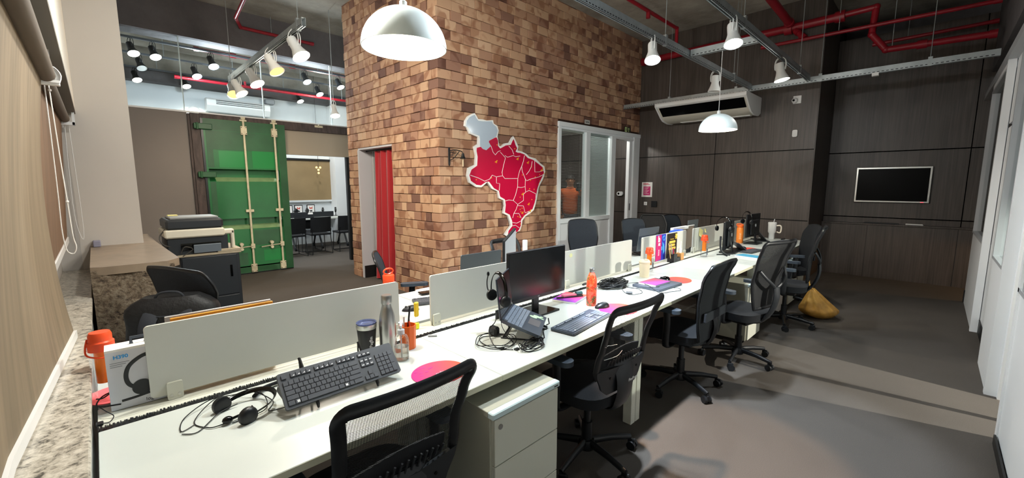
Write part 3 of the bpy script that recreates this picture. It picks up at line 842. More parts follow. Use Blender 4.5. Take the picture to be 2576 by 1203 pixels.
        sp.build('back_spine', dark_pl, t, smooth=50)
        hs = MB()
        for sx in (-.15, -.06, .06, .15): hs.cyl(S(.5+sx*2, .19), Vector(S(.5+sx*2, .19)) - Vector((0, .018, 0)), .006, n=10)
        hs.build('screw_holes', gloss_blk, t)
        text('FlexForm', .022, white_print, t, (.035, -.258, .555), rx=PI/2, rz=0, name='maker_lettering')
    elif style == 'yspine':
        MB().tube([p3(x*.975, v) for x, v in rim(.0, 1.0)], (.011, .016), 8, closed=True, flat=(0, 1, 0)).build('back_frame', black_pl, t, smooth=50)
        MB().sheet(lambda u, v: S(u, v, .012), 12, 14, .004).build('back_mesh', weave_d, t)
        y_ = MB()
        for sx in (-1, 1):
            y_.tube([(0, -.275, .70), (sx*.07, -.285, .745), (sx*.14, -.270, .80), (sx*.185, -.24, .86)], (.010, .015), 8, flat=(0, 1, 0), smooth=4)
        y_.tube([(0, -.28, .72), (0, -.285, .62), (0, -.25, .50), (0, -.17, .40), (0, -.05, .365)], lambda q: (.016, .040-.005*q), 8, flat=(0, 1, 0), smooth=4)
        y_.build('back_spine', dark_pl, t, smooth=50)
    else:
        th = .022 if style == 'fabric' else .010
        MB().sheet(lambda u, v: (lambda p: (p[0] * (1 - .06*max(0, (v-.88)/.12)**2), p[1], p[2] + .018*math.sin(PI*u)*v))(S(u, v)), 16, 14, th).build('backrest', fabric_g if style != 'fabric' else fabric, t, smooth=60)
        MB().tube([(lambda p: (p[0]*(1-.06*max(0, (v-.88)/.12)**2), p[1], p[2] + .018*math.sin(PI*(.5+x/max(.01, at(v)[0])))*v))(p3(x, v)) for x, v in rim(.0, 1.0, .03)], (.008, .010), 6, closed=True, flat=(0, 1, 0)).build('back_piping', black_pl, t, smooth=60)
        MB().tube([(0, -.225, .62), (0, -.24, .52), (0, -.19, .40), (0, -.06, .365)], lambda q: (.014, .035), 8, flat=(0, 1, 0), smooth=4).build('back_spine', black_pl, t, smooth=50)
        if style == 'fabric':
            MB().box(-.185, .185, -.242, -.222, .60, .665, .004).build('back_strap', webbing, t, smooth=0)
    if arms:
        for sx in (-1, 1):
            x = sx*.27
            a = MB().tube([(sx*.12, .0, .385), (sx*.25, .0, .39), (x, .0, .43), (x, -.005, .56), (x, .0, .645)], lambda q: (.016, .026), 8, flat=(1, 0, 0), smooth=3)
            ar = a.build('arm_support', black_pl, t, smooth=50)
            pad = MB().at((x, .02, .665)); pad.prism(rrect(.078, .24, .036, 5), -.014, .012).build('arm_pad', mat('arm_pad_grey', '#39424c', 0.45), t, smooth=40)
    return t
c1 = chair('shell', (.60, 1.31, 0), 0.02, 'black mesh-back office chair in the foreground, nearest the camera', .965, .47)
c2 = chair('shell', (1.86, 1.27, 0), -.04, 'black mesh-back office chair beside the cream drawer pedestal, white cord tied on its frame', .965, .47, basephase=-.45)
chair('fabric', (3.08, 1.26, 0), -.03, 'black chair with solid padded back and wide strap, third chair from the camera', 1.005, .47, basephase=-.75)
chair('yspine', (3.93, 1.11, 0), -.24, 'black chair with Y-shaped spine behind its tall mesh back, fourth from the camera', 1.09, .49, basephase=-.30)
chair('yspine', (5.33, 1.07, 0), .12, 'far black chair with Y-shaped spine seen from the side, beside the yellow bag', 1.10, .46, basephase=-.5)
chair('fabric', (6.35, 1.28, 0), .5, 'farthest near-side chair, dark padded back, by the last desk', 1.02, .44)
# chairs on the other side of the desks
G2 = 'chairs across the desks'
chair('wide', (.53, 3.16, 0), -1.15, 'dark grey rounded-back chair holding the black backpack by the stone block', 1.055, .56, False, group=G2)
chair('wide', (1.80, 2.98, 0), -2.10, 'black chair turned sideways in front of the red curtain', .985, .42, group=G2)
chair('shell', (3.05, 2.86, 0), PI+.1, 'chair with open mesh back behind the black monitor, below the map', .965, .42, group=G2)
chair('wide', (4.95, 3.45, 0), 2.50, 'dark chair with rounded back in front of the white office panel', 1.02, .44, False, group=G2)
chair('wide', (5.75, 3.0, 0), 2.75, 'dark chair behind the grey laptop, before the office door', 1.01, .44, False, group=G2)
chair('yspine', (6.3, 3.1, 0), 2.2, 'dark chair seen edge-on between the grey laptop and the wood wall', 1.05, .36, False, group=G2)
chair('wide', (7.0, 2.95, 0), 2.85, 'dark chair at the far end across the desks, under the air conditioner', 1.01, .42, False, group=G2)
# white cord tied round the second chair
cd = MB().tube([(-.215, -.262, .785), (-.19, -.235, .775), (-.11, -.25, .77)], .0014, 6, smooth=3).tube([(-.215, -.25, .72), (-.17, -.25, .715), (-.12, -.262, .72), (-.08, -.26, .735)], .0014, 6, smooth=3)
cd.build('tied_cord', white_pl, c2)
# ================================================================== ceiling services and lamps
def rail(label, p0, p1, side=1, hang=(), name='lighting_rail'):
    """perforated channel rail between p0 and p1, with threaded hangers"""
    p0 = Vector(p0); p1 = Vector(p1); L_ = (p1-p0).length
    a = math.atan2(p1.y-p0.y, p1.x-p0.x)
    t = thing(name, label, 'rail', p0, a, 'galvanised lighting rails under the ceiling')
    m = MB().box(0, L_, -.019, .019, 0, .003).box(0, L_, -.019, -.016, -.076, 0).box(0, L_, .016, .019, -.076, 0)
    m.box(0, L_, -.019, -.008, -.076, -.073).box(0, L_, .008, .019, -.076, -.073)
    s_ = MB(); n = int(L_/.045)
    for i in range(n):
        for sd in (-.0195, .0185): s_.box(.02+i*.045, .045+i*.045, sd, sd+.001, -.062, -.053)
    build2('channel', m, galv, s_, black_pl, t)
    for h_ in hang:
        MB().cyl((h_, 0, 0), (h_, 0, 4.39-p0.z), .004, n=8).cyl((h_, 0, 0), (h_, 0, .02), .012, n=6).box(h_-.02, h_+.02, -.021, .021, -.08, .03).build('hanger', galv, t)
    return t
ZR = 3.09
rail('long perforated rail running down the room nearer the brick wall', (.4, 2.17, ZR), (7.38, 2.17, ZR), hang=(.8, 2.4, 4.05, 6.2))
rail('long perforated rail running down the room on the aisle side', (.4, 1.42, ZR), (7.38, 1.42, ZR), hang=(1.2, 2.6, 4.1, 6.4))
rail('galvanised rail crossing the far end from the brick wall to the glass partition', (7.42, 4.39, ZR-.02), (7.42, -.38, ZR-.02), hang=(.9, 2.0, 3.1, 4.2))
rail('short white rail joining the two long rails above the far pendant', (5.06, 2.14, ZR), (5.06, 1.44, ZR))
rail('galvanised rail with the warm spotlights at the left', (1.53, 4.30, ZR), (1.53, 7.32, ZR), hang=(.15, 2.9))
bm_ = MB().box(7.40, 7.46, .66, .73, 2.965, 3.005).build('junction_box', white_pl, None, smooth=0)
tag(bm_, 'small white junction box under the far crossing rail', 'junction box')

def spotlight(label, x, y, z, tilt, face, lamp, power, c, angle=80, group='white track spotlights', aim=None, body=white_m, s_=1.25, az=0.0, glow=0, narrow=False):
    """lamp hanging from a rail at height z: loop bracket, body, flared shade, lamp face"""
    t = thing('track_spotlight', label, 'spotlight', (x, y, z), az, group)
    b = MB(Matrix.Scale(s_, 4))
    for q in (-.012, .012):
        b.tube([(q, 0, 0), (q, .035, -.03), (q, .045, -.075), (q, .04, -.12)], .0035, 6, smooth=3).tube([(q, 0, 0), (q, -.035, -.03), (q, -.045, -.075), (q, -.04, -.12)], .0035, 6, smooth=3)
    b.build('bracket', body, t)
    M_ = Matrix.Translation((0, 0, -.115*s_)) @ Matrix.Rotation(tilt, 4, 'X') @ Matrix.Scale(s_, 4)
    k = MB(M_).lathe([(0, .055), (.034, .055), (.036, .045), (.036, -.02), (.042, -.045), (.062, -.10), (.064, -.105), (.060, -.104), (.040, -.05), (0, -.04)], 24)
    k.build('lamp_body', body, t, smooth=40)
    MB(M_).lathe([(0, -.101), (.058, -.099), (.058, -.096), (0, -.092)], 24).build('lamp_face', lamp, t)
    if power:
        p = M_ @ Vector((0, 0, -.116)); d = (M_.to_3x3() @ Vector((0, 0, -1)))
        if aim is not None: d = Matrix.Rotation(-az, 3, 'Z') @ (Vector(aim) - Vector((x, y, z))) - p
        ld = spot('spot_beam', t, p, p + d, power, c, .05, angle if narrow else max(angle, 150), .35 if narrow else .9)
    if glow: point('fill_glow', t, M_ @ Vector((0, 0, -.16)), glow, c, .06)  # added point light, fills what the beam leaves dim
    return t
LA = 'white track spotlight, '
spotlight(LA + 'lit cool, on the brick-side rail', 4.18, 2.17, ZR-.03, -.4, 0, lamp_cool, P_SPOT, COOL, aim=(4.2, 1.9, 0), angle=100, az=-1.0)
spotlight(LA + 'lit cool, on the aisle-side rail', 4.22, 1.42, ZR-.03, -.35, 0, lamp_cool, P_SPOT, COOL, aim=(4.3, 1.0, 0), angle=105, az=-1.0)
spotlight(LA + 'switched off, on the brick-side rail above the air conditioner', 5.92, 2.17, ZR-.05, .05, 0, lamp_off, 0, COOL)
spotlight(LA + 'dim and warm, on the aisle-side rail', 5.87, 1.42, ZR-.05, -.2, 0, lamp_neut, P_SPOT*.5, NEUT, aim=(6.4, 1.6, 0), angle=95, glow=14)
# lamps added out of view on the same rails, brightening desks, walls and aisle
spotlight(LA + 'on the aisle-side rail, added out of view', 1.9, 1.42, ZR-.03, .1, 0, lamp_cool, P_SPOT*1.0, COOL, aim=(1.9, 1.5, 0), angle=110, glow=55)
spotlight(LA + 'on the brick-side rail over the first desks, added out of view', .7, 2.17, ZR-.03, .1, 0, lamp_cool, P_SPOT*.7, NEUT, aim=(.75, 1.7, 0), angle=105, glow=55)
spotlight(LA + 'on the brick-side rail aimed at the map wall, added out of view', 1.85, 2.17, ZR-.03, .7, 0, lamp_neut, P_SPOT*1.35, NEUT, aim=(4.6, 4.4, 1.5), angle=95)
spotlight(LA + 'on the brick-side rail aimed at the doorway corner, added out of view', 1.4, 2.17, ZR-.03, .7, 0, lamp_neut, P_SPOT*.9, NEUT, aim=(2.9, 5.2, 1.3), angle=80)
spotlight(LA + 'unseen, narrow cool beam on the aisle floor beside the second chair', 2.05, 1.42, ZR-.03, .3, 0, lamp_cool, 650, (.75, .87, 1.0), angle=42, aim=(2.75, .85, 0), narrow=True)
spotlight(LA + 'unseen, narrow warm beam on the aisle floor', 1.55, 1.42, ZR-.03, .3, 0, lamp_warm, 560, (1.0, .66, .42), angle=26, aim=(2.38, .78, 0), narrow=True)
lp = [(4.58, 2.95), (5.36, 2.92), (6.17, 2.92), (6.95, 2.93)]
lb = ['nearest, largest', 'amber', 'middle', 'fourth']
for i, (y, z) in enumerate(lp):
    spotlight('warm track spotlight on the left rail, ' + ('the nearest and largest one', 'the amber one second from the near end', 'the middle pinkish-white one', 'the fourth one from the near end')[i], 1.53, y, ZR-.03, -.55, 0, lamp_warm if i == 1 else lamp_soft, P_SPOT*.62, WARM if i == 1 else (1, .88, .72), aim=((1.9, y-1.2, 0), (2.6, y, .2), (1.2, y-.6, 0), (1.6, y+1.2, .8))[i], angle=95, az=.55 + .05*i, s_=1.3, glow=(45, 0, 30, 0)[i], group='warm spotlights on the left rail')
spotlight('warm track spotlight hanging lowest at the far end of the left rail', 1.53, 7.24, ZR-.03, -.7, 0, lamp_warm, P_SPOT*.3, WARM, aim=(1.9, 8.2, 1.5), angle=80, group='warm spotlights on the left rail')
spotlight('small white spotlight at the left edge of the brick block', 3.00, 7.30, 2.96, -.4, 0, lamp_neut, P_SPOT*.25, WARM, aim=(3.0, 7.4, 0), angle=70, group='warm spotlights on the left rail')
tag(MB().cyl((3.0, 7.30, 2.94), (3.0, 7.30, 4.39), .006, n=8).build('hanging_rod', galv, None), 'thin rod holding the small spotlight beside the brick edge', 'rod')
# meeting room rails and black spots
BK = black_pl
for y, z, xs in ((8.95, 3.82, 'near'), (9.95, 3.82, 'middle'), (11.1, 3.82, 'far')):
    t = thing('lighting_rail', 'dark lighting rail in the meeting room, the %s one' % xs, 'rail', (0, y, z), 0, 'dark rails in the meeting room')
    MB().box(.1, 5.6, -.02, .02, -.03, 0).build('channel', mat('dark_rail', '#4c5054', .5), t, smooth=0)
    MB().cyl((1.1, 0, 0), (1.1, 0, 4.39-z), .005, n=6).cyl((3.4, 0, 0), (3.4, 0, 4.39-z), .005, n=6).build('hanger', galv, t)
spots = [(.60, 8.95, 'first from the left on the near rail', lamp_neut, 1), (.86, 8.95, 'second from the left on the near rail', lamp_neut, 1), (1.62, 8.95, 'tilted one beside the red pipe end', lamp_cool, .9), (3.14, 8.95, 'blueish one above the air conditioner right end', lamp_cool, .8), (3.80, 8.95, 'one against the brick edge on the near rail', lamp_neut, .8),
         (.76, 9.95, 'dim one on the middle rail at the left', lamp_off, 0), (1.53, 9.95, 'very bright cool one on the middle rail', lamp_cool, 1), (3.75, 9.95, 'pinkish one on the middle rail at the right', lamp_neut, .7),
         (.76, 11.1, 'lowest one at the left', lamp_neut, .7), (1.52, 11.1, 'one behind the glass joint on the far rail', lamp_neut, .7), (3.72, 11.1, 'small one over the container door edge', lamp_neut, .7)]
for i, (x, y, w_, lm, k) in enumerate(spots):
    spotlight('black meeting room spotlight, ' + w_, x, y, 3.80, -.55, 0, lm, P_BACK*(.7 if i < 8 else .25)*k if i in (1, 2, 3, 6, 7, 8, 9, 10) else 0, COOL if lm is lamp_cool else NEUT, angle=120, body=BK, group='black spotlights in the meeting room', aim=(x+.1, y+.5 if i % 2 else y+.1, 0), az=.35, glow=(0, 0, 70, 70, 0, 0, 60, 60, 0, 0, 0)[i])
wl = thing('wall_lamp', 'small white wall lamp left of the far air conditioner', 'lamp', (1.70, 11.55, 3.18))
MB().at((0, -.05, 0), rx=.5).lathe([(0, .05), (.05, .045), (.11, 0), (.105, 0), (0, .03)], 20).build('shade', white_m, wl)
MB().at((0, -.05, 0), rx=.5).lathe([(0, .0), (.10, .001), (.10, .004), (0, .008)], 20).build('lamp_face', lamp_neut, wl)
dl = thing('ceiling_disc_lamp', 'small white disc lamp hanging at the meeting room right', 'lamp', (4.42, 11.0, 3.02))
MB().lathe([(0, .03), (.06, .025), (.13, 0), (.12, -.004), (0, -.004)], 20).cyl((0, 0, .03), (0, 0, 1.35), .004, n=6).build('shade', white_m, dl)
MB().lathe([(0, -.008), (.115, -.006), (.115, -.004), (0, -.004)], 20).build('lamp_face', lamp_neut, dl)

# pendants: white outside and inside, bulb in the dome
def pendant(label, x, y, z, top, power, r=.2):
    t = thing('pendant_lamp', label, 'pendant lamp', (x, y, z), 0, 'white dome pendants over the desks')
    prof = []; n = 18; hh = r*.92
    for i in range(n+1):
        a = PI/2*i/n; prof.append((r*math.cos(a) if i < n else 0, hh*math.sin(a)))
    inner = [((r-.004)*math.cos(PI/2*i/n) if i < n else 0, (hh-.004)*math.sin(PI/2*i/n)) for i in range(n, -1, -1)]
    MB().lathe(prof + inner + [(r, 0)], 56).build('dome_shade', mat('pendant_enamel', '#dde7e6', 0.5), t, smooth=50)
    MB().lathe([(0, .0), (.018, .0), (.018, .03), (.006, .04), (0, .04)], 16, (0, 0, hh-.002)).build('cap', white_m, t)
    MB().cyl((0, 0, hh+.03), (0, 0, top - z), .0035, n=8).build('cord', white_pl, t)
    MB().cyl((0, 0, hh-.006), (0, 0, hh-.05), .018, n=16).build('socket', white_pl, t)
    bl = MB().sphere((0, 0, hh-.085), (.034, .034, .042), 16).build('bulb', bulb_warm, t)
    bl.visible_shadow = True
    point('bulb_light', t, (0, 0, hh-.145), power, (1.0, .84, .62), .035)
pendant('large white dome pendant at the top of the view, lit, closest to the camera', 1.12, 1.86, 2.19, 4.39, P_PEND)
pendant('smaller-looking white dome pendant hanging by a long cord in front of the dark wood wall', 5.07, 1.80, 2.155, 3.02, P_PEND)

# fire pipes
def pipe(label, name, paths, fit=()):
    t = MB()
    for pts, r in paths:
        for p0, p1 in zip(pts, pts[1:]): t.cyl(p0, p1, r, n=14)
        for p in pts[1:-1]: t.sphere(p, r*1.15, 12)
        for p, q in ((pts[0], pts[1]), (pts[-1], pts[-2])):
            dd = (Vector(q)-Vector(p)).normalized(); t.cyl(Vector(p), Vector(p)+dd*.07, r*1.25, n=14)
    for p, d, r in fit: t.cyl(Vector(p)-Vector(d)*.05, Vector(p)+Vector(d)*.05, r, n=14)
    o = t.build(name, red_pipe, None, smooth=50)
    return tag(o, label, 'pipe', 'red fire pipes')
pipe('thick red fire pipe crossing above the far end, with a bent drop', 'fire_pipe', [([(7.95, 2.3, 3.96), (7.95, .81, 4.0), (7.95, .83, 3.64), (7.95, .66, 3.40), (7.95, -.36, 3.37)], .042), ([(7.95, 4.33, 3.96), (7.95, 1.2, 3.98)], .06)], fit=[((7.95, 1.2, 3.98), (0, 1, 0), .08), ((7.95, 1.85, 3.97), (0, 1, 0), .09), ((7.95, .3, 3.39), (0, 1, 0), .055)])
pipe('red branch pipe running towards the viewer at the upper right', 'fire_pipe', [([(5.2, 1.82, 4.12), (7.86, 1.82, 4.02)], .055)])
pipe('thin red pipe under the thick one at the upper right', 'fire_pipe', [([(7.88, 2.2, 3.75), (7.88, -.36, 3.73)], .026), ([(7.9, 1.62, 3.76), (7.94, 1.75, 3.92)], .04)])
pipe('thin red pipe with a short drop near the top of the brick wall', 'fire_pipe', [([(3.6, 3.15, 4.03), (6.85, 3.15, 4.03), (6.85, 3.15, 3.72)], .026)], fit=[((5.9, 3.15, 3.98), (0, 0, 1), .03)])
pipe('short dark red pipe low in the far alcove', 'fire_pipe', [([(8.85, .9, 3.72), (8.85, -.4, 3.74)], .025)])
pipe('red pipe with a raised step above the green door', 'fire_pipe', [([(1.75, 6.9, 4.2), (1.80, 7.9, 4.12), (1.94, 8.25, 4.1), (3.09, 8.27, 4.1)], .026)])
pipe('red pipe under the meeting room ceiling, near the glass', 'fire_pipe', [([(1.43, 9.2, 3.87), (4.8, 9.2, 3.87)], .03)], fit=[((2.0, 9.2, 3.87), (1, 0, 0), .042), ((3.0, 9.2, 3.87), (1, 0, 0), .042)])
o = pipe('red pipe low across the meeting room', 'fire_pipe', [([(1.25, 10.2, 3.55), (5.4, 10.2, 3.55)], .028)], fit=[((2.4, 10.2, 3.60), (0, 0, 1), .02)])
for i, (x, y, z) in enumerate(((2.2, 10.2, 3.57), (4.4, 10.2, 3.57), (2.3, 9.2, 3.9), (8.85, .5, 3.74), (7.88, 1.2, 3.77), (7.95, .6, 3.42), (6.4, 1.82, 4.09), (2.4, 8.27, 4.12), (5.2, 3.15, 4.05))):
    tag(MB().cyl((x, y, z), (x, y, 4.39), .005, n=6).build('pipe_hanger', galv, None), 'thin steel rod holding the ' + ('low meeting room pipe, left', 'low meeting room pipe, right', 'meeting room pipe near the glass', 'short alcove pipe', 'thin pipe under the thick one', 'lower end of the bent pipe', 'branch pipe', 'stepped pipe above the green door', 'thin pipe near the brick wall')[i], 'rod', 'pipe hanger rods')

# air conditioners
t = thing('air_conditioner', 'large white ceiling-type air conditioner on the dark wood wall', 'air conditioner', (8.045, 2.93, 2.78), -PI/2)
# local x runs along the wall, local y points into the wall (-y is the room)
L2 = .735
body = [(0, -.04), (0, .195), (-.70, .195), (-.78, .185), (-.775, .155), (-.56, -.01), (-.48, -.06), (-.30, -.095), (-.12, -.085)]
MB().prism(body, -L2, L2, 'x').build('casing', mat('ac_cream', '#dcd7c8', 0.45), t, smooth=25)
MB().prism([(-.735, .120), (-.748, .131), (-.578, .0), (-.568, -.010)], -L2+.04, L2-.04, 'x').build('intake_grille', gloss_blk, t, smooth=0)
MB().prism([(-.73, .118), (-.775, .142), (-.795, .185), (-.78, .205), (-.76, .17), (-.72, .13)], -L2, L2, 'x').build('top_lip', white_pl, t, smooth=30)
cap = [(0, -.05), (0, .205), (-.71, .205), (-.80, .195), (-.795, .145), (-.575, -.025), (-.49, -.075), (-.30, -.11), (-.11, -.10)]
for sx in (-1, 1): MB().prism(cap, sx*L2-.012, sx*L2+.012, 'x').build('end_cap', white_pl, t, smooth=25)
MB().box(-L2+.25, L2-.06, -.30, -.20, -.106, -.094, .003).build('air_flap', white_pl, t, smooth=0)
t = thing('air_conditioner', 'white air conditioner high on the meeting room wall above the container door', 'air conditioner', (2.53, 11.57, 3.28))
MB().prism([(0, -.12), (0, .16), (-.18, .16), (-.235, .12), (-.235, .0), (-.16, -.12)], -.62, .62, 'x').build('casing', white_pl, t, smooth=25)
gl = MB()
for k in range(3): gl.box(-.45, .5, -.238, -.232, .105-.035*k, .122-.035*k)
gl.build('outlet_slots', black_pl, t, smooth=0)
o = MB().box(.55, .75, -.18, 0, .18, .30, .02).build('pipe_cover', mat('grey_duct', '#8b8f92', .6), t)

# ================================================================== small things on the walls
tvm = mat('tv_black', '#020203', .3); tvm.node_tree.nodes['Principled BSDF'].inputs['Specular IOR Level'].default_value = .08
t = thing('television', 'wall-mounted black television with silver frame on the far dark wall', 'television', (9.292, .515, 1.545), -PI/2)
MB().box(-.462, .462, -.05, .0, -.29, .29, .006).build('housing', steel, t, smooth=0)
MB().box(-.435, .435, -.054, -.049, -.262, .262).build('screen', tvm, t, smooth=0)
MB().box(.36, .40, -.0535, -.05, -.282, -.272).build('standby_light', led_red, t, smooth=0)
t = thing('whiteboard_eraser', 'white bar-shaped eraser lying on the dark ledge under the television', 'eraser', (9.21, .19, .905))
MB().box(-.02, .02, -.1, .1, 0, .022, .003).build('white_bar', white_pl, t, smooth=0); MB().box(-.025, .025, -.108, .092, 0, .010, .002).build('base', alu, t, smooth=0)
tag(MB().box(9.17, 9.22, .37, .80, .905, .925, .004).build('pen_tray', dark_pl, None, smooth=0), 'long dark tray lying on the ledge under the television', 'tray')
t = thing('security_camera', 'white round security camera high on the wood wall by the corner', 'camera', (8.045, 1.68, 2.88), -PI/2)
MB().box(-.05, .06, -.012, 0, -.055, .065, .004).build('mount', white_pl, t, smooth=0)
MB().at((-.02, -.045, -.01)).sphere((0, 0, 0), .042, 20).build('camera_head', white_pl, t)
MB().cyl((-.025, -.08, -.012), (-.026, -.092, -.012), .017, n=16).build('lens', gloss_blk, t)
t = thing('motion_sensor', 'small white motion sensor on the wood wall under the camera', 'sensor', (8.045, 1.665, 2.36), -PI/2)
MB().prism(rrect(.07, .11, .02, 4), -.035, 0, 'y').build('sensor_body', white_pl, t, smooth=30)
t = thing('wall_notice', 'white notice with a crimson printed block on the wood wall', 'notice', (8.045, 4.17, 1.45), -PI/2)
MB().box(-.115, .115, -.004, 0, -.15, .15).build('sheet', paper, t, smooth=0)
n_ = MB().box(-.075, .075, -.0055, -.004, -.115, .065)
n_.build('crimson_block', magenta, t, smooth=0)
n2_ = MB().box(-.085, .06, -.0055, -.004, .095, .105).box(-.085, .03, -.0055, -.004, .115, .128)
n2_.build('heading_lines', red_pr, t, smooth=0)
n3_ = MB()
for k in range(7): n3_.box(-.06, .05 - .02*(k % 3), -.0065, -.0055, .045-.022*k, .05-.022*k)
n3_.build('text_lines', paper, t, smooth=0)
t = thing('light_switch', 'small white switch plate under the crimson notice', 'switch', (8.045, 4.19, 1.165), -PI/2)
MB().box(-.035, .035, -.008, 0, -.035, .035, .003).build('plate', white_pl, t, smooth=0); MB().box(.0, .016, -.011, -.008, -.018, .014, .001).build('rocker', alu, t, smooth=0)
tag(MB().box(8.03, 8.046, 3.94, 4.06, 1.10, 1.22, .003).build('blank_plate', black_pl, None, smooth=0), 'square black wall plate right of the white switch', 'wall plate')
t = thing('oval_sensor', 'white oval device with black lens on the wall inside the office doorway', 'device', (8.04, 4.78, 1.36), -PI/2)
MB().prism(rrect(.145, .09, .044, 6), -.03, 0, 'y').build('case', white_pl, t, smooth=30); MB().cyl((-.028, -.03, 0), (-.028, -.034, 0), .022, n=20).build('lens', gloss_blk, t)
tag(MB().box(8.03, 8.046, 4.56, 4.66, 1.06, 1.17, .003).build('blank_plate', black_pl, None, smooth=0), 'black wall plate inside the office doorway, under the oval device', 'wall plate')
t = thing('exit_sign', 'green running-man exit sign with up arrow over the office door', 'sign', (7.55, 4.382, 2.622))
MB().box(-.115, .115, -.004, 0, -.055, .055).build('sign_plate', mat('exit_dark', '#10180f', .4), t, smooth=0)
EG = mat('exit_green_print', '#cfe6a0', 0.4)
fg = MB().box(-.095, -.012, -.0055, -.004, -.045, .045)
fg.build('door_field', EG, t, smooth=0)
mn = MB().cyl((-.05, -.006, .03), (-.05, -.0068, .03), .008, n=12)
mn.tube([(-.052, -.0065, .02), (-.058, -.0065, -.005)], .006, 6).tube([(-.056, -.0065, .014), (-.036, -.0065, .004)], .003, 6).tube([(-.056, -.0065, .014), (-.074, -.0065, .006)], .003, 6).tube([(-.058, -.0065, -.005), (-.04, -.0065, -.018), (-.044, -.0065, -.036)], .004, 6).tube([(-.058, -.0065, -.005), (-.068, -.0065, -.022), (-.085, -.0065, -.026)], .004, 6)
mn.build('running_man', mat('exit_dark', '#10180f', .4), t)
MB().prism([(.04, -.04), (.06, -.04), (.06, .01), (.08, .01), (.05, .045), (.02, .01), (.04, .01)], -.0055, -.004, 'y').build('arrow', EG, t, smooth=0)
t = thing('emergency_plate', 'small pale plate with a dark mark on the bricks above the left office window', 'plate', (6.2, 4.384, 2.63))
MB().box(-.075, .075, -.004, 0, -.035, .035).build('plate', mat('pale_plate', '#c3c2bb', .4), t, smooth=0)
MB().tube([(-.05, -.005, .012), (-.02, -.005, -.006), (.015, -.005, .006), (.05, -.005, .0)], .004, 6, smooth=3).tube([(-.045, -.005, -.012), (0, -.005, .006), (.04, -.005, -.012)], .003, 6, smooth=3).build('scribble_mark', dark_pl, t)

# wall bell on a scrolled bracket
t = thing('wall_bell', 'small dark cast bell on a scrolled bracket, pale pull cord below', 'bell', (3.23, 4.385, 1.90))
b = MB().box(-.014, .014, -.012, 0, -.10, .10, .003).sphere((0, -.006, .105), .012, 8).sphere((0, -.006, -.105), .012, 8)
b.tube([(0, -.012, .07), (.05, -.05, .082), (.10, -.10, .07), (.125, -.125, .05)], .006, 6, smooth=4)
b.tube([(0, -.012, -.05), (.04, -.05, -.02), (.07, -.08, .03), (.09, -.1, .066)], .005, 6, smooth=4)
b.tube([(.02+.018*math.cos(a*.7), -.03-.012*math.cos(a*.7), .03+.022*math.sin(a*.7)) for a in range(9)], .004, 6, closed=True)
b.tube([(.05+.014*math.cos(a*.7), -.055-.012*math.cos(a*.7), .055+.016*math.sin(a*.7)) for a in range(9)], .0035, 6, closed=True)
b.build('bracket', black_pl, t)
MB().lathe([(0, .01), (.012, .008), (.018, -.01), (.022, -.035), (.040, -.062), (.036, -.062), (0, -.03)], 20, (.125, -.125, .035)).build('bell_cup', black_pl, t)
MB().cyl((.125, -.125, -.02), (.125, -.125, -.125), .008, n=8).build('pull_cord', mat('pale_cord', '#d8c6a4', .8), t)
# ---- map outlines on the wall plane (x, z)
MAP_outer= [(3.591, 2.465), (3.635, 2.479), (3.667, 2.449), (3.696, 2.409), (3.774, 2.413), (3.844, 2.406), (3.961, 2.423), (3.973, 2.379), (4.04, 2.355), (4.067, 2.297), (4.043, 2.208), (4.077, 2.083), (4.129, 2.087), (4.179, 2.126), (4.28, 2.144), (4.325, 2.21), (4.359, 2.24), (4.417, 2.161), (4.459, 2.1), (4.441, 2.042), (4.535, 2.031), (4.632, 2.004), (4.694, 1.965), (4.833, 1.946), (4.951, 1.874), (5.04, 1.834), (5.065, 1.756), (5.034, 1.669), (5.0, 1.616), (4.942, 1.546), (4.911, 1.494), (4.879, 1.355), (4.846, 1.251), (4.803, 1.157), (4.719, 1.109), (4.614, 1.068), (4.545, 1.007), (4.535, 0.939), (4.496, 0.857), (4.443, 0.853), (4.372, 0.799), (4.278, 0.754), (4.227, 0.795), (4.175, 0.824), (4.232, 0.886), (4.301, 0.947), (4.283, 1.006), (4.244, 1.099), (4.147, 1.136), (4.176, 1.24), (4.161, 1.321), (4.066, 1.355), (4.045, 1.451), (3.928, 1.491), (3.85, 1.583), (3.794, 1.545), (3.743, 1.512), (3.644, 1.515), (3.529, 1.574), (3.496, 1.662), (3.517, 1.765), (3.638, 1.813), (3.65, 1.931), (3.617, 2.046), (3.691, 2.088), (3.696, 2.176), (3.549, 2.208), (3.504, 2.282), (3.467, 2.3), (3.477, 2.365), (3.525, 2.426)]
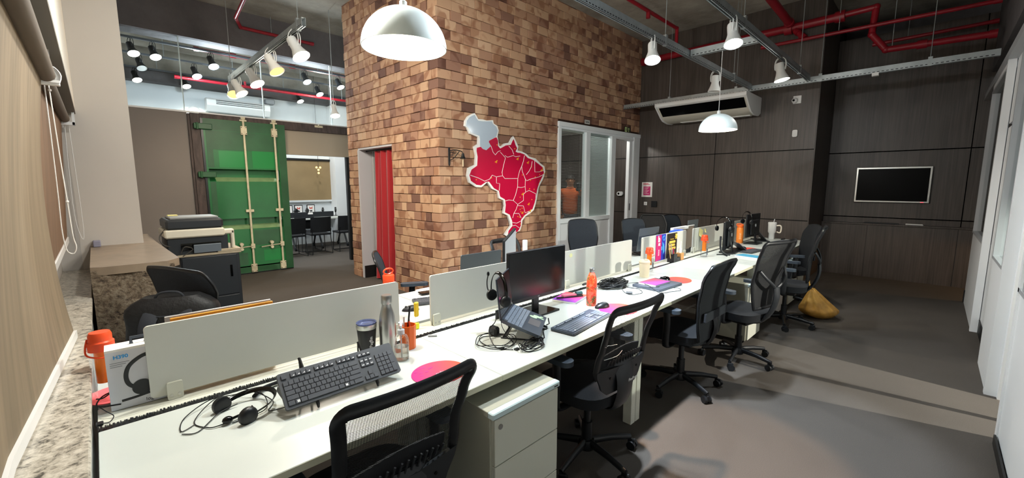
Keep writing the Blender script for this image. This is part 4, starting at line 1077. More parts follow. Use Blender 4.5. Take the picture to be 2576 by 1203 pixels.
MAP_red= [(3.665, 2.032), (3.746, 2.055), (3.769, 2.023), (3.83, 2.012), (3.916, 2.073), (3.888, 2.109), (3.878, 2.138), (3.997, 2.192), (4.022, 2.197), (4.049, 2.151), (4.049, 2.081), (4.092, 2.049), (4.201, 2.099), (4.302, 2.114), (4.336, 2.171), (4.359, 2.197), (4.394, 2.12), (4.429, 2.074), (4.394, 2.024), (4.441, 2.01), (4.488, 2.012), (4.584, 1.993), (4.657, 1.944), (4.783, 1.919), (4.912, 1.859), (4.997, 1.816), (5.028, 1.738), (4.981, 1.659), (4.911, 1.563), (4.87, 1.468), (4.845, 1.356), (4.815, 1.27), (4.769, 1.176), (4.688, 1.136), (4.589, 1.086), (4.515, 1.026), (4.511, 0.941), (4.479, 0.884), (4.439, 0.853), (4.353, 0.826), (4.278, 0.791), (4.244, 0.827), (4.255, 0.876), (4.336, 0.944), (4.329, 1.02), (4.278, 1.113), (4.183, 1.151), (4.199, 1.255), (4.183, 1.337), (4.088, 1.379), (4.067, 1.458), (3.97, 1.498), (3.877, 1.591), (3.815, 1.583), (3.733, 1.538), (3.654, 1.545), (3.558, 1.597), (3.534, 1.67), (3.57, 1.744), (3.668, 1.799), (3.679, 1.918), (3.661, 1.991)]
MAP_blue= [(3.594, 2.441), (3.634, 2.456), (3.657, 2.419), (3.695, 2.387), (3.774, 2.388), (3.936, 2.405), (3.956, 2.37), (4.019, 2.338), (4.044, 2.287), (4.014, 2.206), (3.882, 2.146), (3.878, 2.123), (3.916, 2.073), (3.83, 2.012), (3.769, 2.023), (3.72, 2.06), (3.721, 2.142), (3.712, 2.192), (3.568, 2.224), (3.522, 2.284), (3.489, 2.302), (3.501, 2.367), (3.543, 2.414)]
MAP_borders= [[(3.546, 1.67), (3.685, 1.635), (3.795, 1.594), (3.887, 1.622), (3.934, 1.677), (4.014, 1.655), (4.134, 1.672), (4.123, 1.719), (4.156, 1.83), (4.19, 1.926), (4.092, 1.999)], [(3.916, 2.073), (3.953, 1.992), (3.995, 1.956), (4.048, 2.005), (4.092, 2.018)], [(4.014, 1.655), (4.014, 1.569), (4.078, 1.561), (4.067, 1.466)], [(4.134, 1.672), (4.178, 1.633), (4.442, 1.636), (4.477, 1.743), (4.524, 1.818), (4.56, 1.893), (4.584, 1.977)], [(4.257, 2.095), (4.325, 2.044), (4.359, 1.982)], [(4.442, 1.636), (4.437, 1.513), (4.395, 1.398), (4.348, 1.316)], [(4.437, 1.513), (4.514, 1.504), (4.599, 1.52), (4.605, 1.629), (4.537, 1.744), (4.524, 1.818)], [(4.605, 1.629), (4.635, 1.604), (4.71, 1.63), (4.914, 1.667), (5.007, 1.703)], [(4.622, 1.696), (4.684, 1.748), (4.733, 1.816), (4.753, 1.901)], [(4.808, 1.903), (4.815, 1.742), (4.914, 1.744), (5.033, 1.773)], [(4.599, 1.52), (4.611, 1.436), (4.686, 1.461), (4.839, 1.408), (4.84, 1.339)], [(4.611, 1.436), (4.562, 1.403), (4.563, 1.311), (4.442, 1.256), (4.348, 1.316), (4.256, 1.327), (4.183, 1.313)], [(4.442, 1.256), (4.407, 1.182), (4.36, 1.126), (4.336, 1.061)], [(4.442, 1.239), (4.563, 1.23), (4.601, 1.123), (4.688, 1.145)], [(4.36, 1.126), (4.467, 1.121), (4.515, 1.051)], [(4.329, 0.995), (4.419, 0.977), (4.511, 1.006)], [(4.336, 0.944), (4.395, 0.949), (4.479, 0.901)], [(4.179, 1.957), (4.234, 1.936), (4.348, 1.965), (4.394, 1.951), (4.488, 1.964)]]
MAP_dots= [(4.016, 1.864), (4.441, 1.921), (4.663, 1.876), (4.738, 1.82), (4.979, 1.772), (4.997, 1.807), (4.927, 1.702), (4.936, 1.607), (4.903, 1.546), (3.645, 1.612), (3.919, 1.641), (4.55, 1.407), (4.49, 1.363), (4.682, 1.253), (4.718, 1.149), (4.547, 1.126), (4.51, 1.144), (4.534, 1.197), (4.491, 1.182), (4.443, 1.077), (4.479, 1.065), (4.698, 1.486), (4.8, 1.477), (4.715, 1.613), (4.537, 1.69), (4.378, 2.063), (4.028, 2.095), (4.75, 1.32), (4.496, 0.959), (4.576, 1.082), (4.824, 1.666), (5.028, 1.721)]
# ================================================================== map panel on the bricks
t = thing('wall_map', 'crimson map panel with white border and pale blue top part on the brick wall', 'map', (4.32, 4.385, 1.6))
def rel(p): return [(x-4.32, z-1.6) for x, z in p]
MB().prism(rel(MAP_outer), -.030, 0, 'y').build('white_backing', map_white, t, smooth=0)
MB().prism(rel(MAP_red), -.034, -.030, 'y').build('crimson_land', red_pr, t, smooth=0)
MB().prism(rel(MAP_blue), -.0345, -.030, 'y').build('pale_blue_land', map_blue, t, smooth=0)
bl = MB()
for ln in MAP_borders: bl.tube([(x, -.0345, z) for x, z in rel(ln)], .0042, 6)
bl.build('state_borders', map_white, t, smooth=0)
rd = random.Random(5)
for i, (x, z) in enumerate(rel(MAP_dots)):
    n_ = 5 if i in (0, 1, 2, 11, 13, 14, 15, 4) else 1
    dm = MB()
    for _ in range(n_):
        dx, dz = (.011*_*math.cos(_*2.4), .012*_*math.sin(_*2.4)) if n_ > 1 else (0, 0)
        dm.cyl((x+dx*.5, -.034, z+dz*.5), (x+dx*.5, -.0385-.0001*_, z+dz*.5), .0075, n=10)
    dm.build('yellow_marker', yellow, t)

# ================================================================== container door
t = thing('container_door', 'green steel container door with two cream locking rods', 'door', (1.30, 8.33, 0))
green = mat('green_container_paint', '#1c6a37', 0.45, vary=0.22, vscale=1.4, bump=0.1, bscale=30)
green_d = mat('dark_green_container_paint', '#2c5a39', 0.5, vary=0.2, vscale=3)
green_l = mat('faded_green_paint', '#7c9a6c', 0.6, vary=0.15, vscale=6)
green_b = mat('fresh_green_patch', '#13813c', 0.4)
cream_rod = mat('cream_rod_paint', '#cdc3a6', 0.5, vary=0.15, vscale=12)
d = MB()
# corrugated leaf: (z, depth) steps
stp = [(.10, 0), (.79, 0), (.86, .13), (.97, .13), (.975, 0), (1.60, 0), (1.67, .13), (1.80, .13), (1.805, 0), (2.42, 0)]
d.box(.0, 1.22, 0, .04, .02, .14).box(.0, 1.22, -.004, .04, 2.42, 2.60).box(.0, .05, 0, .06, .1, 2.5).box(1.09, 1.22, -.01, .06, .02, 2.60)
V = []
for z, dp in stp: V += [(.05, dp, z), (1.09, dp, z)]
d.add(V, [(2*i, 2*i+1, 2*i+3, 2*i+2) for i in range(len(stp)-1)])
leaf = d.build('door_leaf', green, t, smooth=0)
MB().box(0, 1.215, -.006, -.001, 2.425, 2.595).box(.0, 1.08, -.004, 0, .02, .12).box(1.10, 1.218, -.014, -.0105, .03, 2.59).box(.05, .13, -.004, -.001, 1.83, 2.12).box(.05, 1.09, -.004, -.001, 2.12, 2.42).box(.055, .13, -.004, -.001, 1.02, 1.6).build('faded_border', green_d, leaf, smooth=0)
V = []
for a, b in ((.79, .86), (1.60, 1.67)): V += [(.14, -.002, a), (1.05, -.002, a), (1.05, .124, b+.001), (.14, .124, b+.001)]
MB().add(V, [(0, 1, 2, 3), (4, 5, 6, 7)]).build('worn_ledge', green_l, leaf, smooth=0)
MB().box(.20, .56, -.003, -.001, 1.83, 2.10).box(.68, 1.02, -.003, -.001, 1.83, 2.12).box(.75, 1.05, -.003, -.001, .2, .40).build('paint_patch', green_b, leaf, smooth=0)
MB().box(.62, 1.05, -.003, -.001, .50, .76).box(.10, .50, -.003, -.001, .16, .38).build('dark_patch', green_d, leaf, smooth=0)
MB().box(-.01, .02, -.01, .02, 0, 2.6).box(0, 1.22, .0, .03, -.0, .02).build('rubber_seal', black_pl, t, smooth=0)
for k, x in enumerate((.575, 1.04)):
    r_ = MB().cyl((x, -.04, .04), (x, -.04, 2.67), .017, n=14)
    rod = r_.build('locking_rod', cream_rod, t)
    b = MB()
    for z in (.10, 2.45): b.box(x-.045, x+.045, -.055, -.004, z-.07, z+.07, .004)
    b.box(x-.06, x+.06, -.05, -.004, 1.08, 1.125, .003).box(x-.05, x+.05, -.055, -.004, 2.60, 2.625, .003).box(x-.03, x+.03, -.06, -.03, 2.63, 2.67, .003)
    b.build('rod_bracket', cream_rod, rod, smooth=0)
    h_ = MB().box(x-.03, x+.03, -.075, -.03, .45, .53, .004).tube([(x, -.07, .49), (x-.12, -.08, .485), (x-.34, -.075, .462)], (.007, .014), 8).cyl((x-.17, -.03, .535), (x-.17, -.09, .535), .028, n=14).cyl((x-.17, -.03, .45), (x-.17, -.085, .45), .024, n=14).box(x-.185, x-.155, -.07, -.03, .44, .545)
    h_.build('rod_handle', cream_rod, rod)
    bo = MB()
    for z in (.05, .15, 2.40, 2.50):
        for dx in (-.033, .033): bo.cyl((x+dx, -.055, z), (x+dx, -.062, z), .008, n=8)
    bo.build('bolts', rust, rod)
for z in (2.47, 1.71): MB().box(-.10, .14, -.05, -.005, z-.045, z+.045, .008).cyl((-.06, -.05, z-.05), (-.06, -.05, z+.05), .018, n=10).build('hinge', green_d, t)
tag(MB().box(3.05, 3.20, 8.335, 8.345, 2.62, 2.66, .003).sphere((3.12, 8.33, 2.655), .018, 8).build('rod_keeper', cream_rod, None), 'cream rod keeper on the rusty header right of the green door', 'latch')

# ================================================================== blinds and cords
def q2(a, b, c, t_): return a*(1-t_)**2 + 2*b*t_*(1-t_) + c*t_*t_
def blind_near(u, v):
    y = 2.60 - 3.4*u
    xb = max(-.119 - .071*(2.6-y), -.20); zb = .905 + .0*u
    return (q2(xb, -.185, -.112, v), y, zb + (1.96-zb)*v)
t = thing('roller_blind', 'near tan roller blind, its white bottom bar resting on the granite sill', 'blind', (0, 0, 0), 0, 'roller blinds on the left wall')
MB().sheet(blind_near, 24, 20, .0012).build('fabric_sheet', blind_m, t, smooth=60)
V = []
pts = [blind_near(i/12, 0) for i in range(13)]
MB().tube([(p[0]+.004, p[1], .893) for p in pts], (.023, .009), 4, flat=(0, 0, 1)).build('bottom_bar', white_pl, t, smooth=0)
MB().cyl((-.098, -1.0, 1.985), (-.098, 2.57, 1.985), .029, n=20).build('roller_tube', mat('brown_roll', '#5e5245', .75), t)
MB().box(-.145, -.060, 2.575, 2.60, 1.945, 1.96, .002).box(-.145, -.060, 2.57, 2.605, 1.955, 1.965).tube([(-.07, 2.588, 1.955), (-.062, 2.588, 1.985), (-.075, 2.588, 2.01), (-.1, 2.588, 2.02)], (.004, .014), 6, smooth=3).box(-.125, -.08, 2.58, 2.597, 1.96, 2.085).build('bracket', white_pl, t, smooth=0)
ch = MB()
for pth in ([(-.106, 2.62, 1.95), (-.107, 2.62, 1.779), (-.110, 2.62, 1.517), (-.113, 2.62, 1.35), (-.108, 2.62, 1.27), (-.099, 2.62, 1.248), (-.085, 2.62, 1.247), (-.077, 2.62, 1.275), (-.083, 2.62, 1.328), (-.086, 2.62, 1.483), (-.09, 2.62, 1.667), (-.094, 2.62, 1.95)],):
    ch.tube(pth, .0022, 6, smooth=6)
ch.sphere((-.093, 2.62, 1.93), .006, 8).sphere((-.086, 2.62, 1.47), .006, 8).build('bead_chain', white_pl, t)
t = thing('roller_blind', 'second brown roller blind beside the pale column, behind the bead chain', 'blind', (0, 0, 0), 0, 'roller blinds on the left wall')
MB().sheet(lambda u, v: (-.178 + .05*v, 4.62 - 2.05*u, 1.14 + .87*v), 8, 6, .0012).build('fabric_sheet', blind_m2, t)
MB().box(-.186, -.170, 2.57, 4.63, 1.105, 1.15, .003).build('bottom_bar', white_pl, t, smooth=0)
MB().cyl((-.108, 2.61, 1.99), (-.108, 4.60, 2.03), .027, n=20).build('roller_tube', mat('brown_roll', '#5e5245', .75), t)
MB().box(-.145, -.055, 4.60, 4.63, 1.985, 2.01, .002).box(-.07, -.055, 4.60, 4.63, 1.985, 2.08).build('bracket', white_pl, t, smooth=0)
MB().tube([(-.113, 4.66, 2.0), (-.125, 4.66, 1.4), (-.11, 4.66, 1.17), (-.085, 4.66, 1.2), (-.092, 4.66, 2.0)], .002, 6, smooth=5).build('bead_chain', white_pl, t)
tag(MB().box(-.045, .0, 4.66, 4.74, 1.05, 1.10, .005).build('plug_box', mat('lilac_grey', '#8f8ea0', .5), None, smooth=0), 'small grey box on the stone block at the foot of the column', 'box')

# ================================================================== printer on its cabinet
t = thing('printer', 'dark office printer with cream band on a black cabinet beside the stone block', 'printer', (.42, 5.0, 0))
pc = mat('printer_charcoal', '#262b30', 0.45); pcr = mat('printer_cream', '#ddd8c6', 0.45)
MB().box(.10, .58, -.02, .50, .03, .855, .006).build('cabinet', pc, t, smooth=0)
MB().box(.11, .555, -.028, -.019, .44, .845, .004).build('cabinet_door', pc, t, smooth=0)
MB().box(.11, .555, -.028, -.019, .05, .43, .004).build('lower_drawer', pc, t, smooth=0)
MB().box(.49, .51, -.034, -.027, .62, .74, .002).build('door_handle', gloss_blk, t, smooth=0)
MB().box(.08, .6, -.02, .5, .855, .875, .004).box(.40, .6, -.02, .5, .875, .905, .004).build('cabinet_top', mat('worn_beige_top', '#a79b84', .6), t, smooth=0)
MB().box(.02, .50, .02, .48, .86, 1.05, .006).build('body', pc, t, smooth=0)
MB().box(.12, .44, .008, .022, .92, .985).build('output_slot', gloss_blk, t, smooth=0)
MB().box(.005, .475, -.01, .5, 1.04, 1.12, .012).box(.465, .56, .02, .10, 1.05, 1.10, .01).box(.53, .56, .02, .10, .90, 1.09, .01).build('cream_band', pcr, t, smooth=0)
MB().box(.02, .47, .0, .5, 1.12, 1.215, .018).build('scanner_lid', pc, t, smooth=0)
MB().box(.06, .44, .05, .42, 1.215, 1.235, .005).build('feeder_cover', mat('printer_grey', '#8d8f8e', .4), t, smooth=0)
MB().at((.33, -.01, .89), rx=.25).box(-.12, .10, -.012, .0, .0, .085, .003).build('paper_tray', mat('tray_blue_grey', '#77828c', .35), t, smooth=0)
MB().tube([(.02, .1, 1.12), (-.03, .02, 1.06), (-.01, .0, .99), (.05, .03, .96)], .006, 6, smooth=4).tube([(.11, -.03, .90), (.14, -.05, .96), (.20, -.04, .93), (.12, -.03, .87)], .004, 6, smooth=4).build('cables', cable_g, t)
tag(MB().box(.69, .77, 5.30, 5.38, 1.236, 1.246, .003).build('yellow_note', note_y, None, smooth=0), 'yellow paper lying on the printer', 'paper')
bpy.data.objects['yellow_note'].location = (-.20, 0, 0)

# ================================================================== meeting room furniture
t = thing('window_blind', 'brown translucent blind in the meeting room window', 'blind', (4.03, 11.55, 1.15))
MB().box(-.54, .54, 0, .01, 0, 1.02).build('fabric_sheet', mat('amber_brown_screen', '#8f7a58', .5, vary=.12, vscale=2), t, smooth=0)
MB().box(-.56, .56, -.02, .03, -.05, .0, .004).build('bottom_rail', wall_w, t, smooth=0)
MB().box(-.56, .56, -.03, .03, 1.02, 1.07).build('head_box', skirting, t, smooth=0)
t = thing('bench_table', 'white topped table with splayed black legs in the meeting room', 'table', (3.85, 10.75, 0))
MB().box(-.75, .75, -.35, .35, .72, .75, .003).build('tabletop', laminate, t, smooth=0)
for sx in (-.62, .0, .62):
    MB().tube([(sx, -.3, .04), (sx, -.06, .45), (sx, 0, .72)], .022, 8).tube([(sx, .3, .04), (sx, .06, .45), (sx, 0, .72)], .022, 8).cyl((sx-.015, -.3, .04), (sx+.015, -.3, .04), .04, n=12).cyl((sx-.015, .3, .04), (sx+.015, .3, .04), .04, n=12).build('leg', black_pl, t)
for i, (x, w_) in enumerate(((-.42, .5), (.22, .5))):
    tag(MB().box(3.85+x-.25, 3.85+x+.25, 10.86, 10.90, .75, .88, .004).build('desk_divider', dark_pl, None, smooth=0), ('left' if i == 0 else 'right') + ' low dark divider standing on the meeting room table', 'divider', 'dividers on the meeting table')
G3 = 'framed certificates on the shelf'
struct(MB().box(2.9, 4.9, 11.3, 11.55, .72, .76).build('trim_18', white_m, smooth=0))
for i, (x, nm) in enumerate(((3.42, 'leftmost, cut by the green door'), (3.66, 'middle'), (3.96, 'rightmost'))):
    t = thing('framed_certificate', 'black framed certificate with a red emblem, the %s one' % nm, 'picture frame', (x, 11.42, .76), 0, G3)
    MB().box(-.10, .10, -.01, .01, 0, .28, .003).build('frame', black_pl, t, smooth=0)
    MB().box(-.082, .082, -.013, -.009, .02, .26).build('sheet', paper, t, smooth=0)
    MB().prism([(-.04, .235), (0, .19), (.04, .235), (.03, .16), (0, .18), (-.03, .16)], -.015, -.012, 'y').build('red_emblem', mat('emblem_red', '#c8402c', .5), t, smooth=0)
    MB().box(-.03, .03, -.0145, -.0128, .10, .135).box(-.045, .045, -.0145, -.0128, .075, .085).build('printed_lines', dark_pl, t, smooth=0)
for i, (x, nm) in enumerate(((3.46, 'left'), (3.72, 'second'), (4.10, 'third'), (4.42, 'right'))):
    t = thing('desk_monitor', 'small black device tilted on the meeting table, the %s one' % nm, 'device', (x, 10.98, .75), .3*i, 'small black devices on the meeting table')
    MB().at((0, 0, .16), ry=.7, rz=.4).box(-.05, .05, -.02, .02, -.05, .05, .004).build('head', black_pl, t, smooth=0)
    MB().cyl((0, 0, 0), (0, 0, .12), .01, n=8).cyl((0, 0, 0), (0, 0, .012), .045, n=14).build('foot', black_pl, t)
def cantilever(loc, rz, label):
    t = thing('sled_chair', label, 'chair', loc, rz, 'black sled-base chairs in the meeting room')
    MB().box(-.22, .22, -.22, .22, .43, .47, .015).build('seat', fabric, t, smooth=0)
    MB().sheet(lambda u, v: (-.22+.44*u, -.23 - .05*v + .06*(2*u-1)**2, .50 + .34*v), 10, 6, .014).build('backrest', fabric, t)
    f = MB()
    for sx in (-1, 1):
        f.tube([(sx*.20, -.20, .44), (sx*.22, -.24, .012), (sx*.22, .20, .012), (sx*.20, .18, .44)], .009, 8).tube([(sx*.2, -.2, .44), (sx*.2, -.25, .58)], .009, 8)
    f.tube([(-.22, .19, .013), (.22, .19, .013)], .009, 8).tube([(-.2, .17, .43), (.2, .17, .43)], .009, 8)
    f.build('sled_frame', black_pl, t)
    return t
for x, y, rz, nm in ((2.95, 9.75, .1, 'leftmost, half hidden by the green door'), (3.52, 9.80, 0, 'middle one with its full back showing'), (4.16, 9.85, -.05, 'right one next to the brick edge'), (3.50, 10.35, PI, 'one on the far side')):
    cantilever((x, y, 0), rz, 'black sled-base chair, the ' + nm)
t = thing('globe_lamp_cluster', 'cluster of four small amber globe bulbs in the meeting room', 'lamp', (4.13, 11.2, 1.9), 0)
g1 = MB().cyl((0, 0, .10), (0, 0, 2.49), .004, n=6)
g1.build('cord', black_pl, t)
for dx, dz in ((-.045, .09), (.045, .09), (0, .03), (.0, -.05)):
    MB().sphere((dx, 0, dz), .026, 12).build('globe', emis('amber_globe', (1.0, .62, .22), 3), t)

# red curtain in the brick doorway
velvet = mat('red_velvet', '#a3101c', 0.75)
velvet.node_tree.nodes['Principled BSDF'].inputs['Sheen Weight'].default_value = .5
t = thing('curtain', 'red velvet curtain hanging in the brick doorway', 'curtain', (3.22, 5.60, 0))
MB().sheet(lambda u, v: (.035*math.sin(u*27 + .6*math.sin(v*3)) * (1-.35*v) + .012*math.sin(u*47), (.86 - .10*v)*u, .02 + 2.05*v), 70, 14, .004).build('drape', velvet, t, smooth=80)
MB().cyl((0, -.0, 2.085), (0, 1.03, 2.085), .012, n=10).build('curtain_rod', black_pl, t)
tag(MB().box(3.50, 3.52, 5.65, 6.59, 1.05, 2.35).build('standing_board', mat('slate_panel', '#5b6468', .6), None, smooth=0), 'grey panel inside the lobby behind the red curtain', 'panel')
# ================================================================== things on the desks
ZD = .7405
def keyboard(label, loc, rz, rows='low', mtx=None, m_body=kb_body, m_key=key_m, name='keyboard', group='computer keyboards', w_=.44, d_=.135, marks=True):
    t = thing(name, label, 'keyboard', loc, rz, group)
    M_ = mtx or Matrix.Identity(4)
    b = MB(M_).prism(rrect(w_, d_, .008, 4), 0, .013); b.build('keyboard_body', m_body, t, smooth=30)
    k = MB(M_); x0 = -w_/2 + .010; pitch = (w_-.020)/23.25
    def key(x, y, wd=1.0, h_=1.0): k.box(x+.0007, x+pitch*wd-.0007, y+.0005, y+.0175*h_-.0005, .013, .0172, .0010)
    ys = [-d_/2 + .010 + i*.0182 for i in range(5)]
    for x_, wd in ((0, 1.25), (1.25, 1), (2.25, 1.25), (3.5, 6.2), (9.7, 1.2), (10.9, 1.1), (12, 1.0), (13, 2)): key(x0+x_*pitch, ys[0], wd)
    for r_, st, n_, last in ((1, 2.2, 10, 2.8), (2, 1.75, 11, 2.25), (3, 1.5, 12, 1.5), (4, 1, 13, 1)):
        key(x0, ys[r_], st)
        for i in range(n_ if r_ != 4 else 12): key(x0+(st+i)*pitch, ys[r_])
        e = st + (n_ if r_ != 4 else 12)
        key(x0+e*pitch, ys[r_], 15-e)
    fy = d_/2 - .026
    for i, x_ in enumerate((0, 1.7, 2.7, 3.7, 4.7, 6.3, 7.3, 8.3, 9.3, 10.9, 11.9, 12.9, 13.9)): key(x0+x_*pitch, fy, 1)
    nx = x0 + 15.5*pitch
    for i in range(3):
        for yy in (ys[3], ys[4]): key(nx+i*pitch, yy)
        key(nx+i*pitch, ys[0]); key(nx+i*pitch, fy, 1, .8)
    key(nx+pitch, ys[1])
    px = nx + 3.6*pitch
    for r_ in range(5):
        for i in range(3): key(px+i*pitch, ys[r_])
    key(px+3*pitch, ys[0], 1, 2.1); key(px+3*pitch, ys[2], 1, 2.1); key(px+3*pitch, ys[4])
    k.build('keycaps', m_key, t, smooth=0)
    if marks:
        p = MB(M_)
        for x_ in (1.7, 2.7, 3.7, 4.7, 6.3, 7.3, 8.3, 9.3, 10.9, 11.9, 12.9, 13.9):
            q = x0 + (x_+.35)*pitch; p.add([(q, fy+.004, .0176), (q+.007, fy+.004, .0176), (q+.007, fy+.009, .0176)], [(0, 1, 2)])
        wx = x0+1.62*pitch; 
        for a in (0, .0045):
            for c in (0, .0045): p.box(wx+a, wx+a+.004, ys[0]+.004+c, ys[0]+.008+c, .0174, .0177)
        p.box(x0+11.15*pitch, x0+11.6*pitch, ys[0]+.004, ys[0]+.012, .0174, .0177)
        for i in range(3):
            for yy in (ys[3], ys[4], fy): p.box(nx+(i+.25)*pitch, nx+(i+.75)*pitch, yy+.006, yy+.009, .0174, .0177)
        for x_ in (.2, .3): pass
        p.build('key_legends', white_print, t, smooth=0)
    return t

# keyboard on a folding stand, first desk
t = keyboard('black keyboard leaning on a folding laptop stand on the nearest desk', (.62, 1.555, ZD), 0, mtx=Matrix.Translation((0, 0, .072)) @ Matrix.Rotation(.80, 4, 'X'))
sd = thing('laptop_stand', 'thin black folding stand under the leaning keyboard', 'stand', (.62, 1.555, ZD))
b = MB()
for x in (-.115, .115):
    b.tube([(x, -.055, .004), (x, -.060, .018), (x, -.050, .028)], .004, 6).tube([(x, -.055, .006), (x, .055, .118)], (.005, .004), 6)
    b.tube([(x*.9, .03, .09), (x*.78, .10, .004)], .004, 6).box(x*.8-.007, x*.8+.007, .095, .115, .0, .012)
    b.tube([(x*1.0-.01, .05, .112), (x-.012, .085, .150)], (.009, .005), 4).tube([(x-.012, .085, .150), (x, .115, .06), (x*.8, .12, .0)], .0035, 6)
b.tube([(-.10, .06, .03), (.10, .06, .03)], .0035, 6)
b.build('folding_frame', black_pl, sd)
tag(MB().prism(rrect(.30, .20, .01, 4), 0, .016).build('tablet', gloss_blk, None), 'closed black laptop hidden behind the leaning keyboard', 'laptop')
o = bpy.data.objects['tablet']; o.name = 'laptop'; o.location = (.56, 1.60, ZD+.004); o.rotation_euler = (0, 0, .08)
bpy.data.objects.remove(o)
tag(MB().at((.425, 1.575, ZD+.052), rx=.5, rz=.2).prism(rrect(.03, .10, .012, 4), -.012, .012).build('computer_mouse', black_pl, None, smooth=40), 'black mouse-shaped puck propped at the left end of the leaning keyboard', 'mouse')

def mouse(label, loc, rz, m_=black_pl):
    t = thing('computer_mouse', label, 'mouse', loc, rz, 'computer mice')
    def s_(u, v):
        a = 2*PI*u; r = math.sin(PI/2*v)
        return (.031*r*math.cos(a), .055*r*math.sin(a), .034*math.cos(PI/2*v)*(1 - .25*math.sin(a)*r))
    MB().sheet(s_, 24, 8).build('shell', m_, t)
    MB().cyl((-.004, .028, .024), (.004, .028, .024), .008, n=12).build('scroll_wheel', dark_pl, t)
    return t

def pad_mat(name, c0, c1, rot=0.0):
    m = bpy.data.materials.new(name); t_, b_, L = nt(m)
    tc = t_.nodes.new('ShaderNodeTexCoord'); sp = t_.nodes.new('ShaderNodeSeparateXYZ'); r = t_.nodes.new('ShaderNodeValToRGB')
    mp = t_.nodes.new('ShaderNodeMapping'); mp.inputs['Rotation'].default_value = (0, 0, rot)
    r.color_ramp.elements[0].color = lin(c0); r.color_ramp.elements[1].color = lin(c1)
    ma = t_.nodes.new('ShaderNodeMath'); ma.operation = 'MULTIPLY_ADD'; ma.inputs[1].default_value = 4.5; ma.inputs[2].default_value = .5
    L.new(tc.outputs['Object'], mp.inputs[0]); L.new(mp.outputs[0], sp.inputs[0]); L.new(sp.outputs[0], ma.inputs[0]); L.new(ma.outputs[0], r.inputs[0])
    L.new(r.outputs[0], b_.inputs['Base Color']); b_.inputs['Roughness'].default_value = .55
    return m
pad_print = pad_mat('pink_to_red_pad_print', '#d0247c', '#f0532e', .4)
pad_red = pad_mat('red_pad_print', '#d83a4a', '#f0532e', .4)
def mousepad(label, loc, rx_=.115, ry_=.105, words=False, m_=pad_print, rz=0):
    t = thing('mouse_pad', label, 'mouse pad', loc, rz, 'round printed mouse pads')
    MB().prism([(rx_*math.cos(2*PI*i/48), ry_*math.sin(2*PI*i/48)) for i in range(48)], 0, .003).build('pad', m_, t, smooth=30)
    if words:
        text('cultura', .028, mat('pad_white', '#f4c6d4', .6), t, (.012, -.012, .0034), name='pad_lettering')
        text('DAY', .030, mat('pad_white2', '#fff4f4', .6), t, (.01, -.040, .0034), name='pad_lettering', bold=.001)
        MB().tube([(-.055+.014*math.cos(a*PI/8), -.030+.014*math.sin(a*PI/8), .0035) for a in range(16)], .0012, 6, closed=True).tube([(-.055+.007*math.cos(a*PI/8), -.030+.007*math.sin(a*PI/8), .0035) for a in range(10)], .0012, 6).build('pad_emblem', mat('pad_white', '#f4c6d4', .6), t)
        dts = MB(); r_ = random.Random(8)
        for _ in range(12):
            a = r_.uniform(1.6, 3.6); q = r_.uniform(.4, .92); dts.prism([(q*rx_*math.cos(a)+.009*math.cos(k), q*ry_*math.sin(a)+.006*math.sin(k)) for k in [i*PI/5 for i in range(10)]], .003, .0032+.00004*_)
        dts.build('pad_spots', mat('pad_plum', '#b0307e', .6), t, smooth=0)
    return t
mousepad('pink-to-orange round mouse pad with white words, on the nearest desk', (.985, 1.435, ZD), .122, .108, True)
mousepad('pink and red round mouse pad partly behind the second chair back', (2.345, 1.385, ZD), .13, .12)
mousepad('orange-red round mouse pad poking out from under the closed laptop', (3.44, 1.47, ZD), .13, .105, m_=pad_red)
mousepad('thin red mouse pad beside the far monitors', (5.78, 1.60, ZD), .14, .10, m_=pad_red)
mousepad('small red mouse pad at the far end of the near desks', (7.02, 1.42, ZD), .10, .09, m_=pad_red)
mousepad('pink mouse pad under the headset box at the window sill', (.0, 2.16, ZD), .10, .09, m_=mat('coral_pad', '#ff6f74', .6))
mouse('black mouse on the pink pad beside the slim keyboard', (2.30, 1.475, ZD+.003), 1.2)
mouse('glossy black mouse next to the closed laptop', (3.345, 1.545, ZD+.003), 1.0, gloss_blk)
mouse('black mouse with red base in front of the far monitor stand', (5.72, 1.655, ZD+.003), .4)
mouse('dark grey mouse on the desk across, behind the orange pen cup', (1.375, 2.31, ZD), 1.1, dark_pl)

def face_cam(x, y):
    """heading that turns local -y towards the viewpoint side of the room"""
    return math.atan2(y, x) - PI/2
# insulated tumbler
rzT = face_cam(.845, 1.815)
t = thing('tumbler', 'black insulated tumbler with steel rim, clear lid and white lettering', 'tumbler', (.845, 1.815, ZD), rzT)
MB().lathe([(0, 0), (.031, 0), (.033, .004), (.0435, .135), (.0435, .138)], 36).build('black_body', mat('tumbler_black', '#1b1c1f', .45), t, smooth=50)
MB().lathe([(.0432, .137), (.046, .140), (.047, .160), (.045, .161), (.043, .14)], 36).build('steel_rim', steel, t, smooth=50)
MB().lathe([(0, .152), (.040, .152), (.044, .163), (.046, .167), (.043, .168), (.038, .158), (0, .157)], 36).build('lid', mat('lid_blue_clear', '#8f9ac8', .1, trans=.7), t, smooth=50)
up = Matrix(((0, 0, 0), (0, 0, -1), (1, 0, 0))).to_4x4()
def wrap_text(s_, size, m_, t, r, zc, ang, name):
    """upright reading-upwards lettering on a round body, turned by ang from local -y"""
    n_ = Vector((math.sin(ang), -math.cos(ang), 0)); x_ = Vector((0, 0, 1)); y_ = n_.cross(x_)
    M_ = Matrix((x_, y_, n_)).transposed().to_4x4(); M_.translation = n_*r + Vector((0, 0, zc))
    return text(s_, size, m_, t, None, mtx=M_, name=name)
wrap_text('PagBank', .021, white_print, t, .0405, .088, .45, 'tumbler_lettering')
